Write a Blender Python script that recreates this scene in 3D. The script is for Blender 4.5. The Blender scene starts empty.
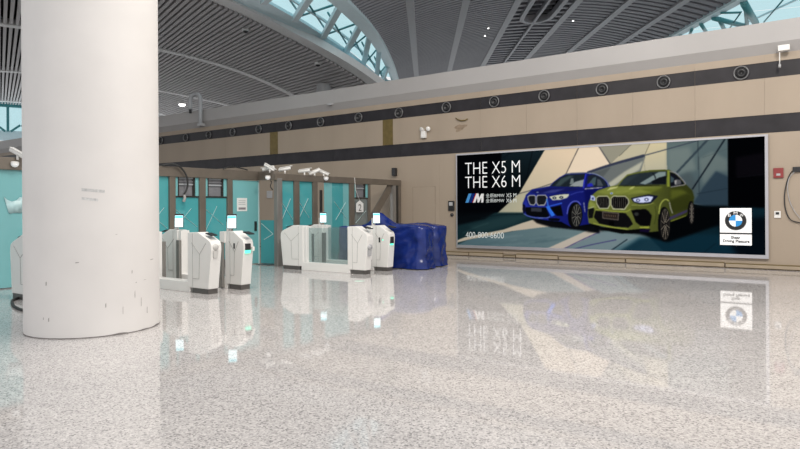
import bpy, bmesh, math, random
import numpy as np
from mathutils import Vector, Matrix, noise

random.seed(7)
S = bpy.context.scene
COL = S.collection
PI = math.pi

# ------------------------------------------------------------------ camera
# x runs along the long wall, y points at it, z is up; the camera stands at the origin.
CX, CY_ = 0.8130986, 0.5821260          # camera axes in plan: right = (CX, CY_), forward = (-CY_, CX)
EYE = 1.5
FPX = 620.0                             # focal length in pixels of the 800 wide frame
cam_d = bpy.data.cameras.new('camera')
cam = bpy.data.objects.new('camera', cam_d)
COL.objects.link(cam)
S.camera = cam
cam_d.sensor_width = 36
cam_d.lens = FPX / 800 * 36
cam_d.shift_y = -16.6 / 800
cam_d.clip_end = 500
ROLL = 0.0065
fw = Vector((-CY_, CX, 0))
rt = Vector((CX, CY_, 0))
up = Vector((0, 0, 1))
r2 = (rt - up * ROLL).normalized()
u2 = (up + rt * ROLL).normalized()
M4 = Matrix((r2, u2, -fw)).transposed().to_4x4()
M4.translation = (0, 0, EYE)
cam.matrix_world = M4

# ------------------------------------------------------------------ light
S.view_settings.view_transform = 'Standard'
S.view_settings.look = 'None'
S.view_settings.gamma = 1
S.view_settings.use_curve_mapping = False
S.view_settings.exposure = 0.0
W = bpy.data.worlds.new('sky')
S.world = W
W.use_nodes = True
bg = W.node_tree.nodes['Background']
bg.inputs['Color'].default_value = (0.97, 0.985, 1.0, 1)
bg.inputs['Strength'].default_value = 0.90


def area_lamp(name, loc, aim, size, power, color=(1, 0.93, 0.84)):
    d = bpy.data.lights.new(name, 'AREA')
    d.shape = 'DISK'
    d.size = size
    d.energy = power
    d.color = color
    o = bpy.data.objects.new(name, d)
    COL.objects.link(o)
    o.location = loc
    o.rotation_euler = (Vector(aim) - Vector(loc)).to_track_quat('-Z', 'Y').to_euler()
    return o


area_lamp('added_fill', (2.0, 6.0, 9.0), (-3.0, 16.0, 1.5), 2.5, 900)  # unseen soft light, added to brighten the wall around the billboard
area_lamp('added_fill', (-6.5, 5.5, 9.5), (-8.5, 9.0, 0), 2.5, 500)  # second unseen light, added to give direction over the gates


# ------------------------------------------------------------------ materials
def mat(name, color=(0.5, 0.5, 0.5), rough=0.5, metal=0.0, var=0.0, scale=6.0, bump=0.0, bscale=40.0,
        emit=None, estr=0.0, spec=0.5, stretch=None):
    m = bpy.data.materials.new(name)
    m.use_nodes = True
    nt = m.node_tree
    b = nt.nodes['Principled BSDF']
    b.inputs['Base Color'].default_value = (*color, 1)
    b.inputs['Roughness'].default_value = rough
    b.inputs['Metallic'].default_value = metal
    b.inputs['Specular IOR Level'].default_value = spec
    co = nt.nodes.new('ShaderNodeTexCoord')
    src = co.outputs['Object']
    if stretch:
        mp = nt.nodes.new('ShaderNodeMapping')
        mp.inputs['Scale'].default_value = stretch
        nt.links.new(src, mp.inputs['Vector'])
        src = mp.outputs['Vector']
    if var > 0:
        n = nt.nodes.new('ShaderNodeTexNoise')
        n.inputs['Scale'].default_value = scale
        n.inputs['Detail'].default_value = 5
        nt.links.new(src, n.inputs['Vector'])
        r = nt.nodes.new('ShaderNodeValToRGB')
        r.color_ramp.elements[0].position = 0.3
        r.color_ramp.elements[1].position = 0.7
        r.color_ramp.elements[0].color = (*[max(0, c * (1 - var)) for c in color], 1)
        r.color_ramp.elements[1].color = (*[min(1, c * (1 + var)) for c in color], 1)
        nt.links.new(n.outputs['Fac'], r.inputs['Fac'])
        nt.links.new(r.outputs['Color'], b.inputs['Base Color'])
    if bump > 0:
        n2 = nt.nodes.new('ShaderNodeTexNoise')
        n2.inputs['Scale'].default_value = bscale
        nt.links.new(src, n2.inputs['Vector'])
        bp = nt.nodes.new('ShaderNodeBump')
        bp.inputs['Strength'].default_value = bump
        bp.inputs['Distance'].default_value = 0.02
        nt.links.new(n2.outputs['Fac'], bp.inputs['Height'])
        nt.links.new(bp.outputs['Normal'], b.inputs['Normal'])
    if emit:
        b.inputs['Emission Color'].default_value = (*emit, 1)
        b.inputs['Emission Strength'].default_value = estr
    return m


def glass_mat(name, tint, see, rough=0.03):
    """a pane: tinted see-through film mixed with a coloured glossy face"""
    m = bpy.data.materials.new(name)
    m.use_nodes = True
    nt = m.node_tree
    b = nt.nodes['Principled BSDF']
    out = nt.nodes['Material Output']
    b.inputs['Base Color'].default_value = (*tint, 1)
    b.inputs['Roughness'].default_value = rough
    tr = nt.nodes.new('ShaderNodeBsdfTransparent')
    tr.inputs['Color'].default_value = (*[0.35 + 0.65 * c for c in tint], 1)
    mx = nt.nodes.new('ShaderNodeMixShader')
    n = nt.nodes.new('ShaderNodeTexNoise')
    n.inputs['Scale'].default_value = 1.3
    mr = nt.nodes.new('ShaderNodeMapRange')
    mr.inputs['To Min'].default_value = max(0, see - 0.06)
    mr.inputs['To Max'].default_value = min(1, see + 0.06)
    co = nt.nodes.new('ShaderNodeTexCoord')
    nt.links.new(co.outputs['Object'], n.inputs['Vector'])
    nt.links.new(n.outputs['Fac'], mr.inputs['Value'])
    nt.links.new(mr.outputs['Result'], mx.inputs['Fac'])
    nt.links.new(b.outputs['BSDF'], mx.inputs[1])
    nt.links.new(tr.outputs['BSDF'], mx.inputs[2])
    nt.links.new(mx.outputs['Shader'], out.inputs['Surface'])
    return m


def floor_mat():
    m = bpy.data.materials.new('polished_granite')
    m.use_nodes = True
    nt = m.node_tree
    b = nt.nodes['Principled BSDF']
    b.inputs['Specular IOR Level'].default_value = 0.34
    co = nt.nodes.new('ShaderNodeTexCoord')
    vo = nt.nodes.new('ShaderNodeTexVoronoi')
    vo.inputs['Scale'].default_value = 80
    nt.links.new(co.outputs['Object'], vo.inputs['Vector'])
    r = nt.nodes.new('ShaderNodeValToRGB')
    cr = r.color_ramp
    cr.interpolation = 'LINEAR'
    cr.elements[0].position = 0.0
    cr.elements[0].color = (0.26, 0.25, 0.25, 1)
    cr.elements[1].position = 1.0
    cr.elements[1].color = (0.68, 0.655, 0.645, 1)
    for p, c in ((0.10, (0.31, 0.30, 0.30)), (0.2, (0.44, 0.42, 0.415)), (0.55, (0.53, 0.505, 0.50)), (0.8, (0.60, 0.575, 0.565))):
        e = cr.elements.new(p)
        e.color = (*c, 1)
    sp = nt.nodes.new('ShaderNodeSeparateColor')
    nt.links.new(vo.outputs['Color'], sp.inputs['Color'])
    nt.links.new(sp.outputs['Red'], r.inputs['Fac'])
    n = nt.nodes.new('ShaderNodeTexNoise')
    n.inputs['Scale'].default_value = 0.7
    n.inputs['Detail'].default_value = 6
    nt.links.new(co.outputs['Object'], n.inputs['Vector'])
    r2_ = nt.nodes.new('ShaderNodeValToRGB')
    r2_.color_ramp.elements[0].position = 0.3
    r2_.color_ramp.elements[1].position = 0.7
    r2_.color_ramp.elements[0].color = (0.93, 0.93, 0.93, 1)
    r2_.color_ramp.elements[1].color = (1.04, 1.03, 1.02, 1)
    nt.links.new(n.outputs['Fac'], r2_.inputs['Fac'])
    mx = nt.nodes.new('ShaderNodeMix')
    mx.data_type = 'RGBA'
    mx.blend_type = 'MULTIPLY'
    mx.inputs['Factor'].default_value = 1
    nt.links.new(r.outputs['Color'], mx.inputs['A'])
    nt.links.new(r2_.outputs['Color'], mx.inputs['B'])
    nt.links.new(mx.outputs['Result'], b.inputs['Base Color'])
    mr = nt.nodes.new('ShaderNodeMapRange')
    mr.inputs['To Min'].default_value = 0.02
    mr.inputs['To Max'].default_value = 0.05
    nt.links.new(n.outputs['Fac'], mr.inputs['Value'])
    nt.links.new(mr.outputs['Result'], b.inputs['Roughness'])
    return m


def print_mat(name, strength):
    m = bpy.data.materials.new(name)
    m.use_nodes = True
    nt = m.node_tree
    b = nt.nodes['Principled BSDF']
    a = nt.nodes.new('ShaderNodeVertexColor')
    a.layer_name = 'ink'
    dk = nt.nodes.new('ShaderNodeMix')
    dk.data_type = 'RGBA'
    dk.blend_type = 'MULTIPLY'
    dk.inputs['Factor'].default_value = 1
    dk.inputs['B'].default_value = (0.62, 0.62, 0.62, 1)
    nt.links.new(a.outputs['Color'], dk.inputs['A'])
    nt.links.new(dk.outputs['Result'], b.inputs['Base Color'])
    nt.links.new(a.outputs['Color'], b.inputs['Emission Color'])
    b.inputs['Emission Strength'].default_value = strength
    b.inputs['Roughness'].default_value = 0.35
    b.inputs['Specular IOR Level'].default_value = 0.0
    return m


M = dict(
    floor=floor_mat(),
    plaster=mat('pillar_plaster', (0.80, 0.765, 0.74), 0.6, var=0.03, scale=1.6, bump=0.05, bscale=6),
    scuff=mat('scuff_marks', (0.42, 0.39, 0.37), 0.8, var=0.25, scale=30),
    dirt=mat('pillar_foot_dirt', (0.22, 0.2, 0.19), 0.9, var=0.3, scale=9),
    beige=mat('beige_wall_panel', (0.37, 0.30, 0.232), 0.55, var=0.05, scale=1.1, stretch=(1, 1, 0.3)),
    joint=mat('wall_joint', (0.31, 0.255, 0.2), 0.8, var=0.1),
    band=mat('charcoal_band', (0.021, 0.019, 0.023), 0.42, spec=0.3, var=0.3, scale=2.5, bump=0.02, bscale=8),
    coping=mat('grey_coping', (0.39, 0.375, 0.37), 0.4, var=0.03, scale=0.8),
    bronze=mat('bronze_strip', (0.16, 0.115, 0.035), 0.4, metal=0.3, var=0.15, scale=8),
    nozzle=mat('nozzle_ring', (0.17, 0.17, 0.175), 0.35, metal=0.3, var=0.1),
    black=mat('black_plastic', (0.02, 0.02, 0.022), 0.35, var=0.1),
    rubber=mat('black_cable', (0.025, 0.025, 0.025), 0.6, var=0.1),
    white=mat('white_enamel', (0.80, 0.785, 0.76), 0.3, var=0.02, scale=3),
    grey=mat('grey_paint', (0.42, 0.42, 0.43), 0.45, var=0.05),
    plinth=mat('dark_grey_plinth', (0.13, 0.12, 0.115), 0.4, metal=0.4, var=0.1),
    pale_grey=mat('pale_grey', (0.55, 0.54, 0.52), 0.4, var=0.03),
    seam=mat('panel_seam', (0.36, 0.35, 0.34), 0.6, var=0.05),
    steel=mat('brushed_steel', (0.25, 0.24, 0.225), 0.35, metal=0.35, var=0.12, scale=5, stretch=(6, 6, 0.4)),
    taupe=mat('taupe_steel', (0.185, 0.158, 0.13), 0.38, metal=0.35, var=0.1, scale=3),
    dsteel=mat('dark_steel', (0.06, 0.058, 0.055), 0.3, metal=0.6, var=0.15),
    teal=glass_mat('teal_glass', (0.085, 0.40, 0.43), 0.10),
    teal_pale=glass_mat('pale_teal_glass', (0.22, 0.53, 0.55), 0.10),
    clear=glass_mat('clear_glass', (0.66, 0.76, 0.76), 0.93),
    smoke=glass_mat('grey_glass', (0.35, 0.40, 0.40), 0.6),
    whitish=mat('pale_sheet', (0.46, 0.66, 0.68), 0.3, var=0.08, scale=9),
    film=mat('white_film', (0.55, 0.72, 0.72), 0.5, var=0.02),
    kick=mat('kick_plate', (0.14, 0.14, 0.145), 0.4, metal=0.5, var=0.1),
    louvre=mat('louvre_grey', (0.20, 0.20, 0.215), 0.45, var=0.08),
    louvre_hi=mat('louvre_blade', (0.38, 0.40, 0.42), 0.4, var=0.05),
    paper=mat('white_paper', (0.80, 0.80, 0.78), 0.7, var=0.02),
    ink=mat('grey_ink', (0.25, 0.22, 0.24), 0.7, var=0.05),
    red=mat('red_plastic', (0.25, 0.035, 0.035), 0.4, var=0.05),
    screen=mat('lit_screen', (0.6, 0.75, 0.8), 0.2, var=0.02, emit=(0.72, 0.97, 1.0), estr=0.9),
    cyan=mat('cyan_screen_bar', (0.1, 0.5, 0.6), 0.2, emit=(0.12, 0.75, 0.85), estr=0.9),
    green=mat('green_led', (0.1, 0.6, 0.4), 0.3, emit=(0.1, 0.85, 0.55), estr=1.4),
    lamp=mat('lit_lamp', (1, 1, 1), 0.3, emit=(1, 0.98, 0.94), estr=5.0),
    tarp=mat('blue_tarpaulin', (0.006, 0.020, 0.15), 0.24, var=0.25, scale=4, bump=0.7, bscale=6),
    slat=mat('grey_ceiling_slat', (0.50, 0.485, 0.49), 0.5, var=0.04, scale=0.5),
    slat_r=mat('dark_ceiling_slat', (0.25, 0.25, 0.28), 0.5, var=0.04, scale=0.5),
    void=mat('ceiling_void', (0.018, 0.018, 0.02), 0.9, var=0.1),
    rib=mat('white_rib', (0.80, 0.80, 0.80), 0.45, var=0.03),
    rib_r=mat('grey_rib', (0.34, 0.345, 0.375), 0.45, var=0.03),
    curb=mat('pale_blue_curb', (0.66, 0.86, 0.92), 0.4, var=0.03),
    strut=mat('pale_blue_strut', (0.62, 0.78, 0.83), 0.4, var=0.03),
    tealsteel=mat('teal_steel', (0.06, 0.28, 0.31), 0.4, var=0.05),
    skyglass=glass_mat('skylight_glass', (0.42, 0.83, 0.90), 0.9),
    frame=mat('silver_frame', (0.50, 0.49, 0.52), 0.3, metal=0.5, var=0.04),
    cardwhite=mat('card_white', (0.85, 0.85, 0.85), 0.4, emit=(1, 1, 1), estr=0.25),
    textwhite=mat('lettering_white', (0.75, 0.76, 0.78), 0.4, emit=(1, 1, 1), estr=0.22),
    textdim=mat('lettering_pale', (0.62, 0.66, 0.66), 0.4, emit=(0.8, 0.9, 0.9), estr=0.15),
    cardblack=mat('card_black', (0.01, 0.01, 0.012), 0.4),
    cardblue=mat('card_blue', (0.02, 0.25, 0.60), 0.4, emit=(0.02, 0.25, 0.6), estr=0.25),
    skirt=mat('beige_skirting', (0.36, 0.29, 0.21), 0.45, var=0.06, scale=3),
    skirtdark=mat('skirting_shadow_gap', (0.09, 0.06, 0.03), 0.7, var=0.1),
    poster=print_mat('backlit_print', 0.33),
    stain=mat('brown_stain', (0.27, 0.20, 0.14), 0.7, var=0.25, scale=9),
    disc=mat('pale_green_disk', (0.55, 0.72, 0.62), 0.3, var=0.05),
    concrete=mat('column_paint', (0.42, 0.43, 0.45), 0.6, var=0.05),
)


# ------------------------------------------------------------------ mesh helpers
class MB:
    def __init__(self):
        self.v, self.f, self.sm = [], [], []

    def add(self, vs, fs, smooth=False):
        o = len(self.v)
        self.v += [tuple(v) for v in vs]
        for f in fs:
            self.f.append([i + o for i in f])
            self.sm.append(smooth)
        return self

    def hexa(self, p):
        return self.add(p, [(0, 3, 2, 1), (4, 5, 6, 7), (0, 1, 5, 4), (1, 2, 6, 5), (2, 3, 7, 6), (3, 0, 4, 7)])

    def box(self, x0, x1, y0, y1, z0, z1):
        return self.hexa([(x0, y0, z0), (x1, y0, z0), (x1, y1, z0), (x0, y1, z0),
                          (x0, y0, z1), (x1, y0, z1), (x1, y1, z1), (x0, y1, z1)])

    def bar(self, a, b, w, h, upv=(0, 0, 1)):
        a, b = Vector(a), Vector(b)
        d = (b - a).normalized()
        u = Vector(upv)
        s = d.cross(u)
        if s.length < 1e-4:
            s = d.cross(Vector((1, 0, 0)))
        s.normalize()
        u = s.cross(d).normalized()
        s *= w / 2
        u *= h / 2
        return self.hexa([a - s - u, a + s - u, a + s + u, a - s + u, b - s - u, b + s - u, b + s + u, b - s + u])

    def tube(self, pts, r, n=8, caps=True):
        pts = [Vector(p) for p in pts]
        rings = []
        prev = None
        for i, p in enumerate(pts):
            d = (pts[min(i + 1, len(pts) - 1)] - pts[max(i - 1, 0)]).normalized()
            if prev is None:
                prev = d.cross(Vector((0.31, 0.2, 0.93)))
                if prev.length < 0.05:
                    prev = d.cross(Vector((1, 0, 0)))
            u = (prev - d * prev.dot(d)).normalized()
            prev = u
            w = d.cross(u)
            rr = r[i] if isinstance(r, (list, tuple)) else r
            rings.append([p + (u * math.cos(2 * PI * k / n) + w * math.sin(2 * PI * k / n)) * rr for k in range(n)])
        vs = [q for ring in rings for q in ring]
        fs = []
        for i in range(len(pts) - 1):
            for k in range(n):
                fs.append((i * n + k, i * n + (k + 1) % n, (i + 1) * n + (k + 1) % n, (i + 1) * n + k))
        self.add(vs, fs, True)
        if caps:
            self.add(rings[0], [tuple(range(n))[::-1]])
            self.add(rings[-1], [tuple(range(n))])
        return self

    def lathe(self, prof, axis_o, axis_d, n=24):
        """profile of (radius, height) turned about an axis"""
        o, d = Vector(axis_o), Vector(axis_d).normalized()
        u = d.cross(Vector((0.3, 0.9, 0.31))).normalized()
        w = d.cross(u)
        vs, fs = [], []
        for (r, h) in prof:
            for k in range(n):
                a = 2 * PI * k / n
                vs.append(o + d * h + (u * math.cos(a) + w * math.sin(a)) * r)
        for i in range(len(prof) - 1):
            for k in range(n):
                fs.append((i * n + k, i * n + (k + 1) % n, (i + 1) * n + (k + 1) % n, (i + 1) * n + k))
        return self.add(vs, fs, True)

    def prism(self, poly, ax, a, b):
        """polygon extruded along an axis ('x','y' or 'z') from a to b"""
        n = len(poly)
        put = {'x': lambda p, t: (t, p[0], p[1]), 'y': lambda p, t: (p[0], t, p[1]), 'z': lambda p, t: (p[0], p[1], t)}[ax]
        vs = [put(p, a) for p in poly] + [put(p, b) for p in poly]
        fs = [tuple(range(n))[::-1], tuple(range(n, 2 * n))]
        fs += [(i, (i + 1) % n, n + (i + 1) % n, n + i) for i in range(n)]
        return self.add(vs, fs)

    def build(self, name, m, parent=None, bevel=0.0, origin=None, fix=True):
        me = bpy.data.meshes.new(name)
        vs = self.v
        if origin is None and parent is None and vs:
            a = np.array(vs)
            lo, hi = a.min(0), a.max(0)
            origin = ((lo[0] + hi[0]) / 2, (lo[1] + hi[1]) / 2, lo[2])
        if parent is not None:
            origin = parent.get('_o', (0, 0, 0))
        ox, oy, oz = origin or (0, 0, 0)
        me.from_pydata([(x - ox, y - oy, z - oz) for x, y, z in vs], [], self.f)
        me.polygons.foreach_set('use_smooth', self.sm)
        if fix or bevel:
            bm = bmesh.new()
            bm.from_mesh(me)
            bmesh.ops.remove_doubles(bm, verts=bm.verts, dist=1e-5)
            bmesh.ops.recalc_face_normals(bm, faces=bm.faces)
            if bevel:
                ed = [e for e in bm.edges if len(e.link_faces) == 2 and e.calc_face_angle(0) > 0.5]
                bmesh.ops.bevel(bm, geom=ed, offset=bevel, segments=2, affect='EDGES', profile=0.6, clamp_overlap=True)
            bm.to_mesh(me)
            bm.free()
        me.materials.append(m)
        o = bpy.data.objects.new(name, me)
        COL.objects.link(o)
        if parent is None:
            o.location = (ox, oy, oz)
            o['_o'] = (ox, oy, oz)
        else:
            o.parent = parent
            o['_o'] = (ox, oy, oz)
        return o


def tag(o, label, cat, group=None):
    o['label'] = label
    o['category'] = cat
    if group:
        o['group'] = group
    return o


def thing(name, label, cat, loc, group=None):
    o = bpy.data.objects.new(name, None)
    o.empty_display_size = 0.2
    COL.objects.link(o)
    o.location = loc
    o['_o'] = tuple(loc)
    return tag(o, label, cat, group)


def structure(o):
    o['kind'] = 'structure'
    return o


def piece(name, me, loc, parent, rot=None):
    """one of many alike pieces, sharing mesh data; loc is in world metres"""
    o = bpy.data.objects.new(name, me)
    COL.objects.link(o)
    o.parent = parent
    po = parent.get('_o', (0, 0, 0))
    o.location = (loc[0] - po[0], loc[1] - po[1], loc[2] - po[2])
    if rot:
        o.rotation_euler = rot
    return o


def mesh_of(mb, name, m):
    """mesh datablock alone, built about the origin"""
    me = bpy.data.meshes.new(name)
    me.from_pydata(mb.v, [], mb.f)
    me.polygons.foreach_set('use_smooth', mb.sm)
    bm = bmesh.new()
    bm.from_mesh(me)
    bmesh.ops.recalc_face_normals(bm, faces=bm.faces)
    bm.to_mesh(me)
    bm.free()
    me.materials.append(m)
    return me


def to_world(X, Y, Z):
    return Vector((CX * X - CY_ * Y, CY_ * X + CX * Y, EYE + Z))


# ================================================================== SETTING
WY = 16.83                     # face of the long wall

# ---- floor
fl = MB().box(-60, 25, -30, 60, -0.3, 0).build('floor', M['floor'], origin=(0, 0, 0))
structure(fl)

# ---- long wall: core, recessed joints, panels, bands, coping
X0, X1 = -48.0, 7.0
wall = structure(MB().box(X0, X1, WY + 0.02, WY + 0.5, 0, 5.04).build('wall_back', M['joint'], origin=(0, WY, 0)))
PW = 1.5
low = mesh_of(MB().box(0.0015, PW - 0.0015, 0, 0.02, 0.115, 3.20), 'panel', M['beige'])
upp = mesh_of(MB().box(0.0015, PW - 0.0015, 0, 0.02, 3.63, 4.49), 'panel', M['beige'])
nar = mesh_of(MB().box(0.001, PW - 0.001, 0, 0.02, 4.86, 5.05), 'panel', M['beige'])
n_p = int((X1 - X0) / PW)
for i in range(n_p):
    x = X0 + i * PW
    for me in (low, upp, nar):
        piece('panel', me, (x, WY, 0), wall)
bandlo = mesh_of(MB().box(0.003, 2 * PW - 0.003, 0.012, 0.03, 3.20, 3.63), 'band_panel', M['band'])
bandhi = mesh_of(MB().box(0.003, 2 * PW - 0.003, 0.012, 0.03, 4.49, 4.86), 'band_panel', M['band'])
for i in range(n_p // 2):
    for me in (bandlo, bandhi):
        piece('band_panel', me, (X0 + 2 * i * PW, WY, 0), wall)
cp = MB()
cp.prism([(WY - 0.14, 5.27), (WY, 5.04), (WY + 0.55, 5.04), (WY + 0.55, 5.76), (WY - 0.14, 5.76)], 'x', X0, X1)
structure(cp.build('trim_1', M['coping']))

# bronze uprights between the two bands
for a, b in ((-18.31, -17.86), (-12.75, -12.32)):
    mb = MB().box(a, b, WY - 0.004, WY + 0.02, 3.63, 4.49)
    for k in range(4):
        mb.box(a + 0.05 + k * 0.1, a + 0.08 + k * 0.1, WY - 0.007, WY, 3.63, 4.49)
    mb.build('bronze_strip', M['bronze'], wall)

# flush service door in the wall
dr = structure(MB().box(-11.52, -10.66, WY - 0.006, WY + 0.01, 0.12, 2.17).build('door_1', M['beige']))
g = MB()
g.box(-11.535, -11.515, WY - 0.008, WY, 0.12, 2.185).box(-10.665, -10.645, WY - 0.008, WY, 0.12, 2.185).box(-11.535, -10.645, WY - 0.008, WY, 2.17, 2.185)
g.build('door_gap', M['joint'], dr)

# skirting in pieces of uneven height along the wall foot
sk = structure(MB().box(X0, X1, WY - 0.03, WY + 0.02, 0, 0.022).build('baseboard_back', M['skirtdark'], origin=(0, WY, 0)))
xs = [X1, 4.2, 1.9, 0.2, -2.35, -4.7, -6.55, -7.85, -8.25, -9.42, -11.3, -13.2]
while xs[-1] > X0:
    xs.append(xs[-1] - random.choice((1.7, 2.1, 2.6)))
for i in range(len(xs) - 1):
    h = 0.115 if i % 2 == 0 else 0.104
    if i == 7:
        h = 0.06
    MB().box(xs[i + 1] + 0.018, xs[i] - 0.018, WY - 0.05, WY + 0.02, 0.022, h).build('skirting_piece', M['skirt'], sk, bevel=0.004)
    MB().box(xs[i + 1] + 0.018, xs[i] - 0.018, WY - 0.056, WY, h, h + 0.018).build('skirting_lip', M['bronze'], sk)

# ---- left vault: straight slats, arched ribs
VS = 36.0
A_a, A_l, A_u = (-0.54098, 0.83907, 0.05752), (0.84046, 0.54188, 0.0), (0.03117, -0.04834, 0.99834)


def vault_q(P):
    p = P / VS
    return VS * (0.1945 - 0.12 * p * p - 1.08 * p ** 4)


def VA(P, D, q):
    return to_world(*[A_a[i] * D + A_l[i] * P + A_u[i] * q for i in range(3)])


def curve(tab):
    xs_, ys_ = [t[0] for t in tab], [t[1] for t in tab]
    return lambda x: float(np.interp(x, xs_, ys_))


rib0 = curve([(-12, 18), (0, 20), (2.6, 22.3), (4.61, 23.44), (5.65, 24.16), (6.95, 24.88), (8.68, 25.78), (10.87, 26.78), (12.3, 27.2), (13.5, 27.47), (14.7, 27.65), (15.8, 27.8), (20, 28)])
rib1 = curve([(-20, 36), (20, 36)])
rib2 = curve([(-20, 49), (-6, 53.3), (0, 53.2), (1.4, 52.6), (10.5, 50.9), (13, 48.9), (14.9, 46.4), (18, 42)])
rib3 = curve([(-20, 70), (-8, 77), (0, 76.6), (2, 76.4), (13.1, 63.9), (14, 62.9), (18, 58)])

vl = MB()
Ps = np.linspace(-14, 17, 32)
for i in range(len(Ps) - 1):
    a, b = Ps[i], Ps[i + 1]
    vl.add([VA(a, rib0(a), vault_q(a) + 0.32), VA(b, rib0(b), vault_q(b) + 0.32), VA(b, 80, vault_q(b) + 0.32), VA(a, 80, vault_q(a) + 0.32)], [(0, 1, 2, 3)])
ceil_l = structure(vl.build('ceiling', M['void'], origin=(0, 0, 0)))
P = -8.0
while P < 16.9:
    sl = (vault_q(P + 0.01) - vault_q(P - 0.01)) / 0.02
    ln = math.sqrt(1 + sl * sl)
    t, n_ = (1 / ln, sl / ln), (-sl / ln, 1 / ln)
    hw, hh = 0.072, 0.085
    c = vault_q(P)
    pts = []
    for D in (rib0(P) + 0.05, 80):
        for a, b in ((-hw, -hh), (hw, -hh), (hw, hh), (-hw, hh)):
            pts.append(VA(P + a * t[0] + b * n_[0], D, c + a * t[1] + b * n_[1]))
    MB().hexa(pts).build('slat', M['slat'], ceil_l, fix=False)
    P += 0.25 / ln


def rib_strip(fn, w, drop, rise, P0, P1, m, name, par, n=30):
    Q = np.linspace(P0, P1, n)
    vs, fs = [], []
    for p in Q:
        q = vault_q(p)
        D = fn(p)
        for d, h in ((-w / 2, -drop), (w / 2, -drop), (w / 2, rise), (-w / 2, rise)):
            vs.append(VA(p, D + d, q + h))
    for i in range(n - 1):
        for k in range(4):
            fs.append((i * 4 + k, i * 4 + (k + 1) % 4, i * 4 + 4 + (k + 1) % 4, i * 4 + 4 + k))
    return MB().add(vs, fs).build(name, m, par)


rib_strip(lambda p: rib0(p) - 0.5, 0.9, 0.02, 0.35, -12, 16.5, M['rib'], 'edge_rib', ceil_l, 48)
rib_strip(rib1, 0.62, 0.12, 0.2, -14, 17, M['rib'], 'rib', ceil_l)
rib_strip(rib2, 0.7, 0.12, 0.2, -14, 17, M['rib'], 'rib', ceil_l)
rib_strip(rib3, 0.8, 0.12, 0.2, -14, 17, M['rib'], 'rib', ceil_l)

# ---- right vault: ribs along the hall, curved slats across
B_a, B_l, B_u = (0.040598, 0.99752, 0.057498), (0.999173, -0.040665, 0.0), (-0.002338, -0.057451, 0.998346)
H0, PC, RR = 8.0, 6.4, 21.6


def qr(p):
    return H0 - (p - PC) ** 2 / (2 * RR)


def VB(p, D, q):
    return to_world(*[B_a[i] * D + B_l[i] * p + B_u[i] * q for i in range(3)])


edge = curve([(14, -4.6), (17.5, -3.75), (19.84, -3.28), (21.59, -3.05), (23.91, -2.82), (25.85, -2.62), (28.5, -2.43), (31.28, -2.29), (35, -2.18), (38.73, -2.12), (60, -2.1), (80, -2.1)])
DN, DF = 17.0, 68.0
ribs_r = [-0.57, 1.87, 4.39, 7.3, 9.51, 11.5, 13.1]
vr = MB()
Dl = np.linspace(DN, DF, 24)
for i in range(len(Dl) - 1):
    for k in range(16):
        row = []
        for D, kk in ((Dl[i], k), (Dl[i], k + 1), (Dl[i + 1], k + 1), (Dl[i + 1], k)):
            p = edge(D) + (13.1 - edge(D)) * kk / 16
            row.append(VB(p, D, qr(p) + 0.55))
        vr.add(row, [(0, 1, 2, 3)])
ceil_r = structure(vr.build('ceiling', M['void'], origin=(0, 0, 0)))


def slat_arc(p0, p1, D, w, h, parent, m, n=4, q_off=0.0):
    vs, fs = [], []
    for i in range(n + 1):
        p = p0 + (p1 - p0) * i / n
        q = qr(p) + q_off + 0.03
        for d, z in ((-w / 2, 0), (w / 2, 0), (w / 2, h), (-w / 2, h)):
            vs.append(VB(p, D + d, q + z))
    for i in range(n):
        for k in range(4):
            fs.append((i * 4 + k, i * 4 + (k + 1) % 4, i * 4 + 4 + (k + 1) % 4, i * 4 + 4 + k))
    return MB().add(vs, fs).build('slat', m, parent, fix=False)


bays = [(None, -0.57, 0.40), (-0.57, 1.87, 0.40), (1.87, 4.39, 0.42), (7.3, 9.51, 0.52), (9.51, 11.5, 0.56), (11.5, 13.1, 0.66)]
for p0, p1, pitch in bays:
    bay = structure(MB().bar(VB(p1 - 0.1, DN, qr(p1 - 0.1) + 0.4), VB(p1 - 0.1, DF, qr(p1 - 0.1) + 0.4), 0.06, 0.06).build('ceiling', M['rib_r'], origin=(0, 0, 0)))
    D = 20.0 if p0 is not None else 18.0
    while D < 58:
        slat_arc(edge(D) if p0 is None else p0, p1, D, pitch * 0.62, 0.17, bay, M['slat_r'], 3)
        D += pitch
lane = structure(MB().bar(VB(5.86, DN, qr(5.86) + 0.02), VB(5.86, DF, qr(5.86) + 0.02), 0.14, 0.2).build('ceiling', M['rib_r'], origin=(0, 0, 0)))
D = 20.0
while D < 58:
    inside = D < 33.3
    for p0, p1 in (((4.39, 5.0), (6.66, 7.3)) if inside else ((4.39, 7.3),)):
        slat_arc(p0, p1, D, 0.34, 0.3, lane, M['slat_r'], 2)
    if inside:
        slat_arc(5.1, 6.56, D + 0.3, 0.2, 0.22, lane, M['slat_r'], 2, 0.28)
    D += 0.82
# rounded-end slot frame in that lane
sf = []
for D in (20, 24, 28, 32.4):
    sf.append((5.05, D))
for k in range(1, 8):
    a = PI - PI * k / 8
    sf.append((5.83 + 0.78 * math.cos(a), 32.7 + 1.3 * math.sin(a)))
for D in (32.4, 28, 24, 20):
    sf.append((6.61, D))
mb = MB()
for i in range(len(sf) - 1):
    (pa, da), (pb, db) = sf[i], sf[i + 1]
    mb.bar(VB(pa, da, qr(pa) + 0.05), VB(pb, db, qr(pb) + 0.05), 0.22, 0.3)
mb.build('slot_frame', M['rib_r'], lane)
for p in ribs_r:
    w = 0.34 if p != 13.1 else 0.42
    MB().bar(VB(p, DN, qr(p) + 0.1), VB(p, DF, qr(p) + 0.1), w, 0.24).build('rib', M['rib_r'] if p != 13.1 else M['curb'], ceil_r)


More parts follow.
